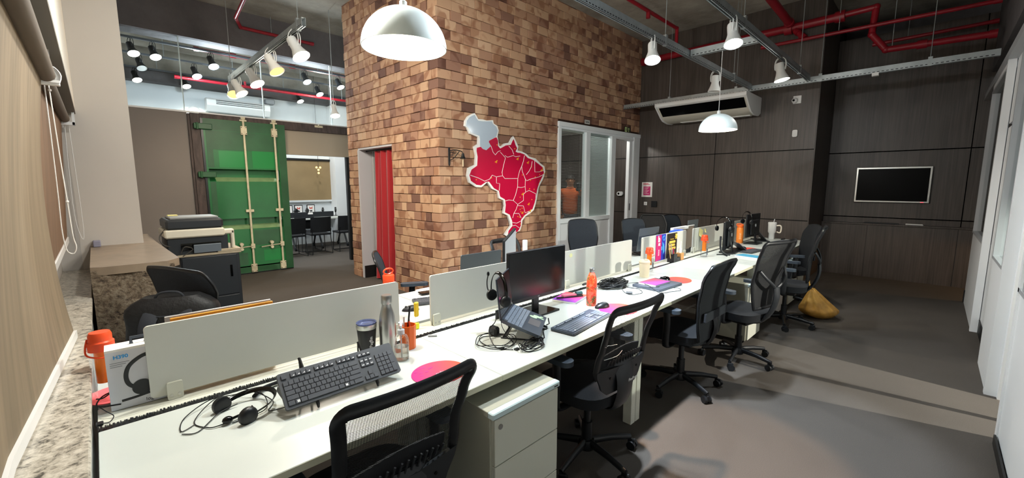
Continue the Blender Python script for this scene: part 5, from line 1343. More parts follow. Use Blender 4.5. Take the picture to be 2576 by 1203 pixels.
n_ = Vector((math.sin(.45), -math.cos(.45), 0)); a_ = Vector((0, 0, 1)); b_ = n_.cross(a_)
MB().tube([n_*.0375 + Vector((0, 0, .034)) + a_*.010*math.cos(i*PI/8) + b_*.010*math.sin(i*PI/8) for i in range(16)], .0008, 6, closed=True).tube([n_*.0378 + Vector((0, 0, .034)) + a_*.006*math.cos(i*PI/8) + b_*.006*math.sin(i*PI/8) for i in range(9)], .0008, 6).build('tumbler_emblem', white_print, t)

t = thing('steel_bottle', 'tall brushed steel bottle with a screw cap beside the black tumbler', 'bottle', (.93, 1.775, ZD))
MB().lathe([(0, 0), (.037, 0), (.039, .006), (.039, .15), (.036, .185), (.026, .222), (.0225, .238), (.0225, .246), (0, .246)], 40).build('body', steel, t, smooth=50)
MB().lathe([(0, .246), (.0245, .247), (.0255, .252), (.0255, .283), (.022, .288), (0, .288)], 24).build('cap', steel, t, smooth=40)
t = thing('sanitizer_bottle', 'clear pump bottle half full of gel in front of the orange cup', 'bottle', (.942, 1.672, ZD))
MB().lathe([(0, .002), (.030, 0), (.034, .006), (.034, .095), (.028, .112), (.014, .122), (.013, .130)], 32).build('bottle', thin_clear, t, smooth=50)
MB().lathe([(0, .004), (.031, .004), (.032, .008), (.032, .062), (0, .062)], 32).build('gel', mat('clear_gel', '#e9e6dc', .05, trans=.85, ior=1.33), t, smooth=50)
MB().lathe([(0, .122), (.016, .122), (.016, .142), (.006, .146), (.006, .158), (0, .158)], 20).tube([(0, 0, .158), (0, 0, .170), (-.006, -.012, .172), (-.018, -.03, .166)], .006, 8).cyl((0, 0, .168), (0, 0, .176), .012, n=14).cyl((0, 0, .01), (0, 0, .122), .0025, n=8).build('pump', mat('frosty_pump', '#d4d8dc', .25), t)
t = thing('pen_cup', 'orange octagonal pen cup with embossed flowers', 'cup', (1.035, 1.772, ZD))
oc = mat('cup_orange', '#ea6a22', .4)
MB().lathe([(0, 0), (.037, 0), (.041, .118), (.038, .118), (.035, .006), (0, .006)], 10).build('cup_body', oc, t, smooth=0)
fl = MB()
for cx, cz, r_ in ((-.012, .078, .012), (.008, .052, .008)):
    for k in range(5):
        a = 2*PI*k/5; fl.tube([(-.03+cx+.0, -.030, cz), (-.03+cx+r_*math.cos(a), -.031, cz+r_*math.sin(a))], .0015, 6)
fl.build('flower_relief', mat('relief_orange', '#ff9a55', .4), t)
for nm, x, y, dx, dy, L_, m_ in (('black_pen', -.01, 0, -.012, -.004, .21, black_pl), ('white_pen', -.022, .006, -.004, .002, .16, white_pl), ('orange_marker', .006, -.008, .0, .004, .135, orange), ('plain_pencil', .022, .008, .004, .0, .14, mat('pencil', '#c9a27a', .5))):
    tag(MB().cyl((1.035+x, 1.772+y, ZD+.008), (1.035+x-dx*2, 1.772+y+dy, ZD+L_), .0045, n=10).build(nm, m_, None), nm.replace('_', ' ') + ' standing in the orange cup', 'pen', 'pens in the orange cup')
t = thing('highlighter', 'yellow highlighter figure standing behind the orange cup', 'highlighter', (1.215, 1.98, ZD))
MB().box(-.014, .014, -.008, .008, .07, .155, .006).build('barrel', mat('lemon', '#f2c92a', .4), t); MB().box(-.014, .014, -.008, .008, 0, .035, .004).build('tip', mat('lemon_neon', '#f0ef2a', .4), t); MB().cyl((0, 0, .03), (0, 0, .08), .009, n=12).build('neck', thin_clear, t)
tag(MB().tube([(1.19, 1.83, ZD+.006), (1.225, 1.80, ZD+.006)], .006, 8).build('cable_end', alu, None), 'grey metal cable end lying at the brush strip gap', 'cable')

# headset box (behind the first screen), bottle and leads beside it
t = thing('headset_box', 'white headset box with a printed black headset, standing behind the first screen', 'box', (.066, 2.03, ZD), -.02)
MB().box(-.092, .092, -.04, .04, 0, .222, .001).build('carton', mat('box_grey_white', '#d6d8e0', .45), t, smooth=0)
MB().box(-.092, .092, -.0402, .0402, .214, .2225).build('lid_edge', paper, t, smooth=0)
MB().tube([(-.02, 0, .222), (-.02, 0, .245), (.02, 0, .245), (.02, 0, .222)], (.003, .008), 4, flat=(0, 1, 0)).build('hanger_tab', slate, t, smooth=0)
text('H390', .018, mat('sky_blue_print', '#2f9fe8', .4), t, (-.052, -.0405, .193), rx=PI/2, name='product_lettering', bold=.0005)
text('logi', .018, dark_pl, t, (.015, -.0405, .014), rx=PI/2, name='logo_lettering')
ln = MB()
for k in range(3): ln.box(-.082, -.03-.01*k, -.0408, -.040, .172-.007*k, .174-.007*k)
ln.build('small_print', mat('print_grey', '#8a8f98', .5), t, smooth=0)
hp = MB().tube([(-.012, -.041, .062), (-.038, -.041, .085), (-.044, -.041, .12), (-.032, -.041, .155), (.0, -.041, .180), (.03, -.041, .188)], (.001, .0065), 8, flat=(0, 1, 0), smooth=5)
hp.cyl((-.004, -.0402, .066), (-.004, -.043, .066), .028, n=28).tube([(-.062, -.0405, .030), (-.02, -.0405, .033), (.04, -.0405, .042), (.08, -.0405, .048)], (.001, .0045), 8, flat=(0, 1, 0), smooth=3)
hp.build('printed_headset', dark_pl, t)
def orange_bottle(label, x, y, rz=0, hh=.235, r=.035, top=None, name='infuser_bottle', clip=True):
    t = thing(name, label, 'bottle', (x, y, ZD), rz, 'clear bottles with orange caps and infusers')
    MB().lathe([(0, .002), (r-.002, 0), (r, .004), (r, hh*.74), (r*.93, hh*.80)], 32).build('clear_body', thin_clear, t, smooth=50)
    MB().lathe([(0, hh*.26), (r*.62, hh*.27), (r*.62, hh*.78), (0, hh*.78)], 24).build('infuser', orange_in, t, smooth=50)
    MB().lathe([(0, hh*.74), (r*1.06, hh*.74), (r*1.06, hh*.86), (r*.92, hh*.88), (r*.92, hh*.96), (r*.8, hh), (0, hh)], 32).build('cap', orange, t, smooth=40)
    MB().tube([(-r*.95, 0, hh*.92), (-r*1.15, -.01, hh*.80), (-r*1.05, -.02, hh*.70), (0, -r*1.1, hh*.66), (r*.6, -r, hh*.7)], .003, 6, smooth=4).build('strap', orange, t)
    if clip: MB().box(r*.55, r*.9, -r*.80, -r*.62, .02, hh*.36).build('grey_print', mat('print_slate', '#5a6068', .5), t, smooth=0)
    return t
orange_bottle('clear bottle with orange cap and infuser, in the corner by the granite sill', -.034, 2.13, 0, .262, .036)
orange_bottle('clear bottle with orange infuser behind the cream cup', 3.63, 1.83, 0, .222, .036)
orange_bottle('clear bottle with orange infuser before the fifth screen, its base on the desk edge', 4.81, 1.775, 0, .245, .036)
t = thing('water_bottle', 'orange bottle top with loop handle peeking over the end of the first screen', 'bottle', (1.182, 2.22, ZD))
MB().lathe([(0, 0), (.036, 0), (.036, .20), (.033, .24), (.034, .275), (.030, .28), (0, .28)], 28).build('body', orange, t, smooth=50)
MB().tube([(.030*math.cos(a*PI/8), .02*math.sin(a*PI/8)*0, .298+.017*math.sin(a*PI/8)) for a in range(16)], .005, 8, closed=True).build('loop_handle', orange, t)
ld = MB().tube([(-.06, 2.02, ZD+.05), (-.045, 2.0, ZD+.055), (-.02, 2.05, ZD+.05), (.0, 2.08, ZD+.045), (-.045, 2.06, ZD+.04), (-.06, 2.0, ZD+.03), (.0, 1.99, ZD+.02)], .0025, 6, smooth=5)
ld.tube([(-.055, 1.99, ZD+.03), (-.038, 1.955, ZD+.02), (-.022, 1.94, ZD+.004), (-.035, 1.90, ZD+.003), (-.052, 1.91, ZD+.003)], .0016, 6, smooth=5).box(-.066, -.048, 1.895, 1.92, ZD, ZD+.008, .002)
tag(ld.build('cable_bundle', black_pl, None), 'thin dark leads in the corner left of the headset box', 'cable')
tag(MB().at((.33, 2.018, ZD+.005), rx=.06).box(-.17, .18, -.004, .004, 0, .293, .001).build('paper_folder', mat('folder_orange', '#ee9a35', .35, vary=.25, vscale=6), None, smooth=0), 'orange printed folder standing behind the first screen', 'folder')
tag(MB().at((.32, 2.030, ZD+.005), rx=.06).box(-.175, .185, -.004, .004, 0, .300, .001).build('document_sleeve', mat('sleeve_grey', '#b4b2b0', .3), None, smooth=0), 'grey plastic sleeve behind the orange folder', 'folder')

# headsets
def headset(label, M_, boom=True, group='black call headsets'):
    t = thing('headset', label, 'headset', (0, 0, 0), 0, group); t.matrix_world = M_
    R_ = .084
    arc = [(R_*math.cos(a), 0, .02 + R_*1.12*math.sin(a)) for a in [PI*i/14 for i in range(15)]]
    MB().tube([(R_, 0, -.02)] + arc + [(-R_, 0, -.02)], (.0025, .009), 8, flat=None, smooth=2).build('headband', gloss_blk, t)
    for sx in (-1, 1):
        MB().at((sx*R_, 0, -.02), ry=sx*PI/2).lathe([(0, .010), (.018, .010), (.028, .004), (.031, -.004), (.030, -.014), (.018, -.018), (0, -.012)], 24).build('ear_cup', black_pl, t, smooth=50)
    if boom: MB().tube([(R_+.006, 0, -.02), (R_+.020, .012, .01), (R_+.022, .014, .05), (R_+.016, .010, .085)], .0032, 6, smooth=4).sphere((R_+.015, .010, .092), (.006, .008, .013), 10).build('microphone_boom', black_pl, t)
    return t
T_ = Matrix.Translation; RX = lambda a: Matrix.Rotation(a, 4, 'X'); RY = lambda a: Matrix.Rotation(a, 4, 'Y'); RZ = lambda a: Matrix.Rotation(a, 4, 'Z')
headset('black headset lying on its side on the nearest desk, left of the leaning keyboard', T_((.325, 1.665, ZD+.028)) @ RZ(-1.25) @ RX(-1.45) @ T_((0, 0, -.03)), boom=False)
m_ = MB().tube([(.33, 1.64, ZD+.02), (.30, 1.625, ZD+.012), (.262, 1.615, ZD+.012)], .005, 8).sphere((.250, 1.612, ZD+.014), (.017, .014, .012), 12)
tag(m_.build('inline_remote', gloss_blk, None), 'round black in-line volume control lying by the headset', 'remote')
cb = MB()
cb.tube([(.24, 1.61, ZD+.006), (.20, 1.62, ZD+.004), (.17, 1.70, ZD+.003), (.24, 1.79, ZD+.02), (.32, 1.80, ZD+.03), (.38, 1.72, ZD+.02), (.37, 1.62, ZD+.01), (.32, 1.60, ZD+.005), (.26, 1.60, ZD+.003)], .0018, 6, smooth=6)
cb.tube([(.17, 1.68, ZD+.003), (.13, 1.66, ZD+.003), (.15, 1.75, ZD+.004), (.23, 1.80, ZD+.02), (.30, 1.76, ZD+.03), (.36, 1.76, ZD+.02), (.40, 1.66, ZD+.006), (.37, 1.60, ZD+.004), (.42, 1.55, ZD+.02)], .0018, 6, smooth=6)
cb.tube([(.13, 1.64, ZD+.003), (.17, 1.62, ZD+.003), (.24, 1.70, ZD+.006), (.30, 1.72, ZD+.01)], .0018, 6, smooth=6)
tag(cb.build('headset_cable', cable_m, None), 'loose loops of black headset cable on the nearest desk', 'cable')
tag(MB().tube([(.36, 1.74, ZD+.012), (.40, 1.78, ZD+.014), (.47, 1.80, ZD+.012)], (.012, .007), 8, smooth=4).build('cable_strap', fabric, None), 'black fabric strap behind the headset', 'strap')

# open laptop on a stand with a headset hung on its screen
LM = T_((1.585, 1.50, ZD)) @ RZ(.59)
t = thing('open_laptop', 'open dark laptop tilted on a stand, green frog-like stickers on its palm rest', 'laptop', (0, 0, 0), 0); t.matrix_world = LM
DK = T_((0, 0, .072)) @ RX(.34)
MB(DK).prism(rrect(.30, .21, .008, 4), 0, .014).build('keyboard_deck', slate, t, smooth=30)
kk = MB(DK)
for r_ in range(5):
    for i in range(14): kk.box(-.142+i*.0204, -.142+i*.0204+.0175, -.005+r_*.0205, -.005+r_*.0205+.0172, .014, .0155)
kk.build('keys', mat('keys_slate_blue', '#7d8896', .5), t, smooth=0)
MB(DK).box(-.048, .048, -.085, -.022, .0141, .0146).build('touchpad', mat('touchpad_grey', '#5c5a5c', .35), t, smooth=0)
stc = MB(DK)
for x, y, a_, b_ in ((.075, -.035, .014, .022), (.10, -.055, .015, .024), (.118, -.078, .008, .010), (.092, -.085, .006, .010)): stc.prism([(x+a_*math.cos(2*PI*i/20), y+b_*math.sin(2*PI*i/20)) for i in range(20)], .0141, .0148)
stc.build('stickers', lime, t, smooth=0)
SC = DK @ T_((0, .105, .008)) @ RX(-.34 - .10)
MB(SC).box(-.15, .15, 0, .007, 0, .215, .002).build('screen_lid', slate, t, smooth=0)
MB(SC).box(-.146, .146, -.0015, 0, .004, .211).build('screen_panel', gloss_blk, t, smooth=0)
MB(DK).cyl((-.12, .103, .008), (.12, .103, .008), .006, n=10).build('hinge', dark_pl, t)
sd = thing('laptop_stand', 'folding stand carrying the open laptop', 'stand', (0, 0, 0)); sd.matrix_world = LM
b = MB()
for x in (-.09, .09):
    b.tube([(x, -.11, .004), (x, -.112, .014), (x, .08, .080)], (.004, .007), 6).tube([(x, -.11, .003), (x, .11, .003)], (.003, .006), 6).tube([(x, .10, .003), (x, .06, .07)], (.003, .006), 6).tube([(x*1.25, -.105, .018), (x*1.25, -.122, .028), (x*1.25, -.116, .060)], .0035, 6)
b.tube([(-.09, .09, .004), (.09, .09, .004)], .004, 6)
b.build('folding_frame', dark_pl, sd)
headset('black headset hooked over the top corner of the open laptop, boom pointing up', T_((1.455, 1.565, .972)) @ RZ(1.31))
ct = MB(); rc = random.Random(11)
def tangle(b, cx, cy, rx_, ry_, n_, rr, zmax=.02, seed=1, npts=9):
    r_ = random.Random(seed)
    for q in range(n_):
        ph = r_.uniform(0, 6.3); k1 = r_.uniform(.65, 1.1); k2 = r_.uniform(.6, 1.1); ox, oy = r_.uniform(-.2, .2)*rx_, r_.uniform(-.2, .2)*ry_
        pts = [(cx+ox+rx_*k1*math.cos(ph+2*PI*i/npts)*(1+r_.uniform(-.12, .12)), cy+oy+ry_*k2*math.sin(ph+2*PI*i/npts)*(1+r_.uniform(-.12, .12)), ZD+rr+r_.uniform(0, zmax)) for i in range(npts)]
        b.tube(pts, rr, 6, closed=True, smooth=5)
tangle(ct, 1.40, 1.50, .10, .10, 3, .0022, .02, 2)
tangle(ct, 1.47, 1.34, .065, .045, 6, .0024, .03, 5)
ct.tube([(1.46, 1.56, .90), (1.465, 1.55, .80), (1.47, 1.50, ZD+.01), (1.42, 1.42, ZD+.004), (1.38, 1.46, ZD+.004)], .0018, 6, smooth=5)
ct.tube([(1.50, 1.62, ZD+.11), (1.46, 1.60, ZD+.07), (1.40, 1.58, ZD+.05), (1.36, 1.52, ZD+.02), (1.34, 1.45, ZD+.004), (1.38, 1.38, ZD+.004)], .0025, 6, smooth=5)
ct.box(1.385, 1.41, 1.365, 1.382, ZD, ZD+.008, .001).box(1.34, 1.36, 1.42, 1.437, ZD, ZD+.009, .001)
tag(ct.build('cable_tangle', cable_m, None), 'tangle of black and grey cables under the open laptop', 'cable')
tag(MB().at((1.455, 1.60, ZD)).box(-.02, .02, -.03, .03, 0, .05, .01).build('power_adapter', black_pl, None), 'black power adapter among the cables behind the open laptop', 'adapter')

# monitors
def monitor(label, loc, rz, W=.53, H=.315, zb=.095, base='flat', logo=None, back=False):
    t = thing('computer_monitor', label, 'monitor', loc, rz, 'computer monitors')
    MB().box(-W/2, W/2, -.006, .014, zb, zb+H, .004).box(-W*.3, W*.3, .014, .040, zb+.03, zb+H*.75, .012).build('housing', black_pl, t, smooth=0)
    MB().box(-W/2+.010, W/2-.010, -.0072, -.006, zb+.024, zb+H-.010).build('screen', mat('dark_screen', '#101214', .22), t, smooth=0)
    if base == 'flat':
        MB().box(-.028, .028, .014, .03, .01, zb+.06, .003).build('neck', black_pl, t, smooth=0)
        MB().prism([(-.12, -.08), (.12, -.08), (.10, .10), (-.10, .10)], 0, .012).build('foot', gloss_blk, t, smooth=0)
    else:
        MB().tube([(0, .055, .005), (0, .05, .06), (0, .035, .14), (0, .03, .20)], lambda q: (.012, .035-.012*q), 8, flat=(0, 1, 0), smooth=3).build('neck', black_pl, t)
        MB().prism(rrect(.24, .18, .03, 5, 0, .02), 0, .014).build('foot', black_pl, t, smooth=30)
    if logo: text(logo, .012, mat('logo_silver', '#c9c9c9', .3), t, (0, -.0076, zb+.013), rx=PI/2, name='logo_lettering')
    if back:
        MB().tube([(.020*math.cos(a*PI/10), .0415, zb+H*.5+.020*math.sin(a*PI/10)) for a in range(20)], .0015, 6, closed=True).build('logo_ring', mat('logo_silver', '#c9c9c9', .3), t)
        text('D', .022, mat('logo_silver', '#c9c9c9', .3), t, (0, .0415, zb+H*.5), rx=PI/2, rz=PI, name='logo_lettering')
    return t
monitor('large black monitor with a dark screen facing the aisle, second desk', (1.935, 1.715, ZD), 0, .535, .315, .092, logo='LG')
text('EPYL', .020, white_print, tag(MB().at((1.70, 1.79, ZD)).box(-.06, .06, -.003, .003, 0, .055).build('black_name_plate', black_pl, None, smooth=0), 'small black plate with white letters behind the open laptop', 'name plate'), (1.70, 1.7865, ZD+.04), rx=PI/2, name='plate_lettering')
monitor('black monitor turned away with a rounded back, headset hung over it, fifth desk', (5.33, 1.70, ZD), PI+.12, .50, .33, .05, 'curved', back=True)
monitor('black monitor with silver round logo on its back, sixth desk', (6.38, 1.73, ZD), PI-.05, .50, .31, .10, 'curved', back=True)
headset('headset hung over the monitor turned away on the fifth desk', T_((5.17, 1.70, ZD+.315)) @ RZ(1.45) @ RX(.05), False)
headset('headset hung over the far monitor with the silver logo', T_((6.16, 1.74, ZD+.335)) @ RZ(1.0) @ RX(-.05), False)
t = thing('headset_stand', 'curved black and silver stand in front of the fifth-desk monitor', 'stand', (5.06, 1.655, ZD), .2)
MB().tube([(.02, -.07, .006), (0, -.03, .012), (-.02, .02, .06), (-.02, .03, .16), (-.02, .03, .22)], (.008, .012), 8, smooth=4).tube([(.13, -.09, .005), (-.02, .06, .005)], .007, 6).tube([(-.07, -.05, .005), (.05, .0, .005)], .007, 6).build('stand_frame', dark_pl, t)
t = thing('closed_laptop_wedge', 'grey laptop lid leaning open beside the fifth-desk monitor', 'laptop', (5.62, 1.60, ZD), .7)
bpy.data.objects[t.name].name = 'tilted_laptop'
MB(RX(-.85)).box(-.14, .14, -.004, .004, 0, .16, .002).build('lid', mat('lid_mauve', '#7c7a86', .4, .3), t, smooth=0); MB().box(-.15, .15, -.02, .15, 0, .014, .003).build('base', dark_pl, t, smooth=0)
t = thing('tilted_laptop', 'dark grey laptop under a grey cloth on the last desk, left of the white mug', 'laptop', (6.85, 1.68, ZD), .5)
MB(RX(-.7)).box(-.15, .15, -.004, .004, 0, .19, .002).build('lid', mat('cloth_grey', '#4a4c50', .85, vary=.2, vscale=30), t, smooth=0); MB().box(-.17, .17, -.02, .15, 0, .014, .003).build('base', dark_pl, t, smooth=0)
keyboard('slim dark blue-grey keyboard lying on the second desk', (1.955, 1.385, ZD+.004), .12, w_=.455, d_=.15, m_body=mat('kb_blue_grey', '#3f4854', .45), m_key=mat('kb_blue_key', '#5d6878', .5))
keyboard('black keyboard beside the blue spiral notebook, fifth desk', (5.58, 1.50, ZD+.004), -.1, w_=.36, d_=.13, marks=False)
keyboard('grey keyboard at the far end of the near desks', (6.83, 1.45, ZD+.004), -.15, w_=.38, d_=.14, m_key=mat('kb_pale_key', '#8a8f96', .5), marks=False)
keyboard('dark keyboard on the desk across, cut by the second screen', (1.66, 2.36, ZD+.004), -.35, w_=.40, d_=.14, marks=False)

# notebooks, bottles and small things, desk two onwards
nb_m = pad_mat('magenta_violet_orange_cover', '#7a2bb8', '#f0532e', .3)
def notebook(label, loc, rz, w_=.17, d_=.23, m_=nb_m, spiral=True, h_=.014):
    t = thing('spiral_notebook', label, 'notebook', loc, rz, 'spiral notebooks on the desks')
    MB().box(-w_/2, w_/2, -d_/2, d_/2, .001, h_-.001).build('pages', paper, t, smooth=0)
    MB().box(-w_/2, w_/2, -d_/2, d_/2, h_-.001, h_, 0).build('cover', m_, t, smooth=0)
    if spiral:
        s_ = MB(); n_ = int(w_/.011)
        for i in range(n_): s_.tube([(-w_/2+.006+i*.011, -d_/2-.003+.006*math.cos(a), h_/2+.008*math.sin(a)) for a in [2*PI*k/8 for k in range(8)]], .0012, 5, closed=True)
        s_.build('spiral', mat('wire_silver', '#9a9aa2', .3, .8), t)
    return t
notebook('purple to orange spiral notebook under a pen, beside the monitor', (2.325, 1.755, ZD), .25, .235, .17)
tag(MB().cyl((2.215, 1.79, ZD+.021), (2.40, 1.70, ZD+.019), .005, n=10).build('black_pen', black_pl, None), 'black pen lying across the notebook beside the monitor', 'pen')
t = thing('highlighter', 'clear pink marker with dark green cap lying on the notebook', 'marker', (2.36, 1.745, ZD+.0145), -.35)
MB().box(-.10, .01, -.018, .018, 0, .020, .004).build('barrel', mat('clear_rose', '#e88aa0', .15, trans=.5), t); MB().cyl((.012, 0, .016), (.06, 0, .016), .016, n=16).build('cap', mat('teal_cap', '#1f4a4c', .4), t)
t = thing('rose_bottle', 'red-orange steel bottle printed with roses, second desk', 'bottle', (2.30, 1.56, ZD))
rose = bpy.data.materials.new('rose_print'); t_, b_, L = nt(rose)
vo = t_.nodes.new('ShaderNodeTexVoronoi'); vo.inputs['Scale'].default_value = 60; vo.feature = 'DISTANCE_TO_EDGE'
tc = t_.nodes.new('ShaderNodeTexCoord'); rr_ = t_.nodes.new('ShaderNodeValToRGB'); nz_ = t_.nodes.new('ShaderNodeTexNoise'); nz_.inputs['Scale'].default_value = 22
rn = t_.nodes.new('ShaderNodeValToRGB'); mx_ = t_.nodes.new('ShaderNodeMix'); mx_.data_type = 'RGBA'
rr_.color_ramp.elements[0].position = .03; rr_.color_ramp.elements[0].color = (1, 1, 1, 1); rr_.color_ramp.elements[1].position = .045; rr_.color_ramp.elements[1].color = (0, 0, 0, 1)
rn.color_ramp.elements[0].position = .36; rn.color_ramp.elements[0].color = lin('#4c5a2e'); rn.color_ramp.elements[1].position = .62; rn.color_ramp.elements[1].color = lin('#e8685a')
e_ = rn.color_ramp.elements.new(.42); e_.color = lin('#c8321e'); e_ = rn.color_ramp.elements.new(.55); e_.color = lin('#e0441f')
nd_ = t_.nodes.new('ShaderNodeTexNoise'); nd_.inputs['Scale'].default_value = 55; vm_ = t_.nodes.new('ShaderNodeVectorMath'); vm_.operation = 'MULTIPLY_ADD'; vm_.inputs[1].default_value = (.035, .035, .035); L.new(tc.outputs['Object'], nd_.inputs['Vector']); L.new(nd_.outputs['Color'], vm_.inputs[0]); L.new(tc.outputs['Object'], vm_.inputs[2]); L.new(vm_.outputs[0], vo.inputs['Vector']); L.new(tc.outputs['Object'], nz_.inputs['Vector']); L.new(vo.outputs['Distance'], rr_.inputs[0]); L.new(nz_.outputs[0], rn.inputs[0])
L.new(rr_.outputs[0], mx_.inputs[0]); L.new(rn.outputs[0], mx_.inputs[6]); mx_.inputs[7].default_value = lin('#d98a4a'); L.new(mx_.outputs[2], b_.inputs['Base Color']); b_.inputs['Roughness'].default_value = .3
MB().lathe([(0, 0), (.033, 0), (.035, .005), (.035, .15), (.031, .185), (.020, .215), (.0165, .225), (0, .225)], 40).build('body', rose, t, smooth=50)
MB().lathe([(0, .225), (.0165, .226), (.018, .230), (.018, .252), (.015, .256), (0, .256)], 24).build('cap', steel, t, smooth=40)
hd = MB(); tangle(hd, 2.86, 1.74, .14, .085, 22, .0032, .045, 21, 8)
tag(hd.build('cable_bundle', cable_m, None), 'large coil of black cables on the third desk', 'cable')
h2 = MB().tube([(2.80, 1.62, ZD+.004), (2.74, 1.56, ZD+.004), (2.72, 1.50, ZD+.004), (2.82, 1.47, ZD+.004), (2.90, 1.53, ZD+.004), (2.90, 1.62, ZD+.01)], .0022, 6, smooth=6).tube([(2.735, 1.55, ZD+.008), (2.755, 1.51, ZD+.008)], (.011, .008), 8)
h2.tube([(2.98, 1.70, ZD+.01), (3.02, 1.60, ZD+.028), (2.98, 1.50, ZD+.028), (2.92, 1.38, ZD+.004), (3.02, 1.33, ZD+.004), (3.10, 1.30, ZD+.004), (3.16, 1.34, ZD+.004), (3.14, 1.37, ZD+.004)], .0022, 6, smooth=6).tube([(2.93, 1.67, ZD+.01), (2.88, 1.58, ZD+.01), (3.0, 1.42, ZD+.028)], .0022, 6, smooth=6)
tag(h2.build('headset_cable', cable_m, None), 'loose black leads with in-line remote in front of the closed laptop', 'cable')
t = thing('closed_laptop', 'closed grey laptop on the third desk with a pink notebook on it', 'laptop', (3.13, 1.50, ZD), -.06)
MB().prism(rrect(.35, .24, .01, 4), .003, .020).build('laptop_body', mat('laptop_blue_grey', '#595f6c', .4, .3), t, smooth=30)
notebook('pink to orange spiral notebook on the closed laptop', (3.11, 1.515, ZD+.0205), 1.5, .15, .22)
t = thing('travel_cup', 'cream travel cup with lid on the third desk', 'cup', (3.36, 1.735, ZD))
MB().lathe([(0, 0), (.038, 0), (.040, .004), (.046, .125), (.046, .128), (0, .128)], 32).build('cup_body', cream, t, smooth=50)
MB().lathe([(0, .128), (.050, .128), (.050, .138), (.044, .143), (.040, .152), (0, .152)], 32).box(-.012, .012, -.03, .005, .152, .160, .003).build('lid', cream, t, smooth=40)
t = thing('desk_organizer', 'black desk organiser with pens and a pink brush at the fourth screen', 'organiser', (4.245, 1.885, ZD), .05)
MB().box(-.045, .045, -.035, -.031, 0, .085).box(-.045, .045, .031, .035, 0, .085).box(-.045, -.041, -.035, .035, 0, .085).box(.0, .004, -.035, .035, 0, .085).box(-.045, .13, -.035, .035, 0, .004).box(.045, .049, -.035, .035, 0, .05).box(.126, .13, -.035, .035, 0, .04).box(.0, .13, -.035, -.031, 0, .04).box(.0, .13, .031, .035, 0, .05).build('tray_body', black_pl, t, smooth=0)
for i, (nm, x, dx, L_, m_, r_) in enumerate((('wooden_tongs', -.03, -.055, .20, mat('bamboo', '#d8b878', .6), .008), ('wooden_spatula', -.01, -.02, .19, mat('bamboo2', '#cdbf9a', .6), .011), ('pink_brush', .02, .01, .14, pink, .012), ('wooden_block_pen', .03, .02, .10, wood_y, .010), ('clear_tube', .012, -.012, .13, mat('tube_grey', '#a9b0b2', .3), .010))):
    tag(MB().tube([(4.245+x, 1.885, ZD+.006), (4.245+x+dx, 1.89, ZD+L_)], (r_, .004), 8).build(nm, m_, None), nm.replace('_', ' ') + ' standing in the black organiser', 'utensil', 'utensils in the black organiser')
t = thing('bamboo_box', 'small bamboo box holding a white tube with dark tip, beside the organiser', 'box', (4.43, 1.885, ZD))
MB().box(-.035, .035, -.03, .03, 0, .075, .002).build('box_body', wood_y, t, smooth=0)
tag(MB().cyl((4.43, 1.885, ZD+.075), (4.435, 1.885, ZD+.125), .016, n=14).cyl((4.435, 1.885, ZD+.125), (4.44, 1.885, ZD+.20), .006, n=8).build('lip_tube', mat('tube_white', '#e8e6e2', .4), None), 'white tube standing on the bamboo box', 'tube')
notebook('sky blue spiral notebook with a white patterned edge, fifth desk', (5.12, 1.385, ZD), 1.35, .26, .17, mat('sky_cover', '#3f8fb0', .5), True, .018)
t = thing('flask', 'matte orange flask with white lettering and carry loop, last desk', 'flask', (6.33, 1.865, ZD), face_cam(6.33, 1.865))
MB().lathe([(0, 0), (.042, 0), (.044, .006), (.044, .20), (.038, .215), (0, .215)], 32).build('body', mat('flask_orange', '#f08a35', .4), t, smooth=50)
MB().lathe([(0, .215), (.040, .215), (.040, .248), (.034, .254), (0, .254)], 28).tube([(-.04, 0, .235), (-.045, 0, .262), (0, 0, .268), (.04, 0, .25)], .005, 6, smooth=3).build('cap', mat('flask_cap', '#f2702c', .4), t, smooth=40)
wrap_text('BANK', .034, mat('flask_letter', '#ffd9a8', .5), t, .0445, .10, .1, 'flask_lettering')
t = thing('handled_mug', 'big white handled mug with straw on the last desk', 'mug', (7.14, 1.67, ZD), face_cam(7.14, 1.67))
MB().lathe([(0, 0), (.036, 0), (.038, .008), (.039, .085), (.052, .105), (.055, .215), (0, .215)], 36).build('cup_body', white_pl, t, smooth=40)
MB().lathe([(0, .215), (.057, .215), (.057, .245), (.05, .252), (0, .252)], 32).build('lid', white_pl, t, smooth=40)
MB().tube([(.05, 0, .20), (.10, 0, .205), (.115, 0, .17), (.105, 0, .10), (.06, 0, .11)], (.010, .009), 8, smooth=4).build('handle', mat('handle_ivory', '#efe6d4', .4), t)
MB().cyl((.015, 0, .25), (.025, 0, .30), .006, n=10).build('straw', mat('straw_grey', '#c9ccd0', .3), t)
tag(MB().box(7.05, 7.2, 1.50, 1.53, ZD, ZD+.022, .006).build('glasses_case', black_pl, None), 'slim black case beside the far grey keyboard', 'case')

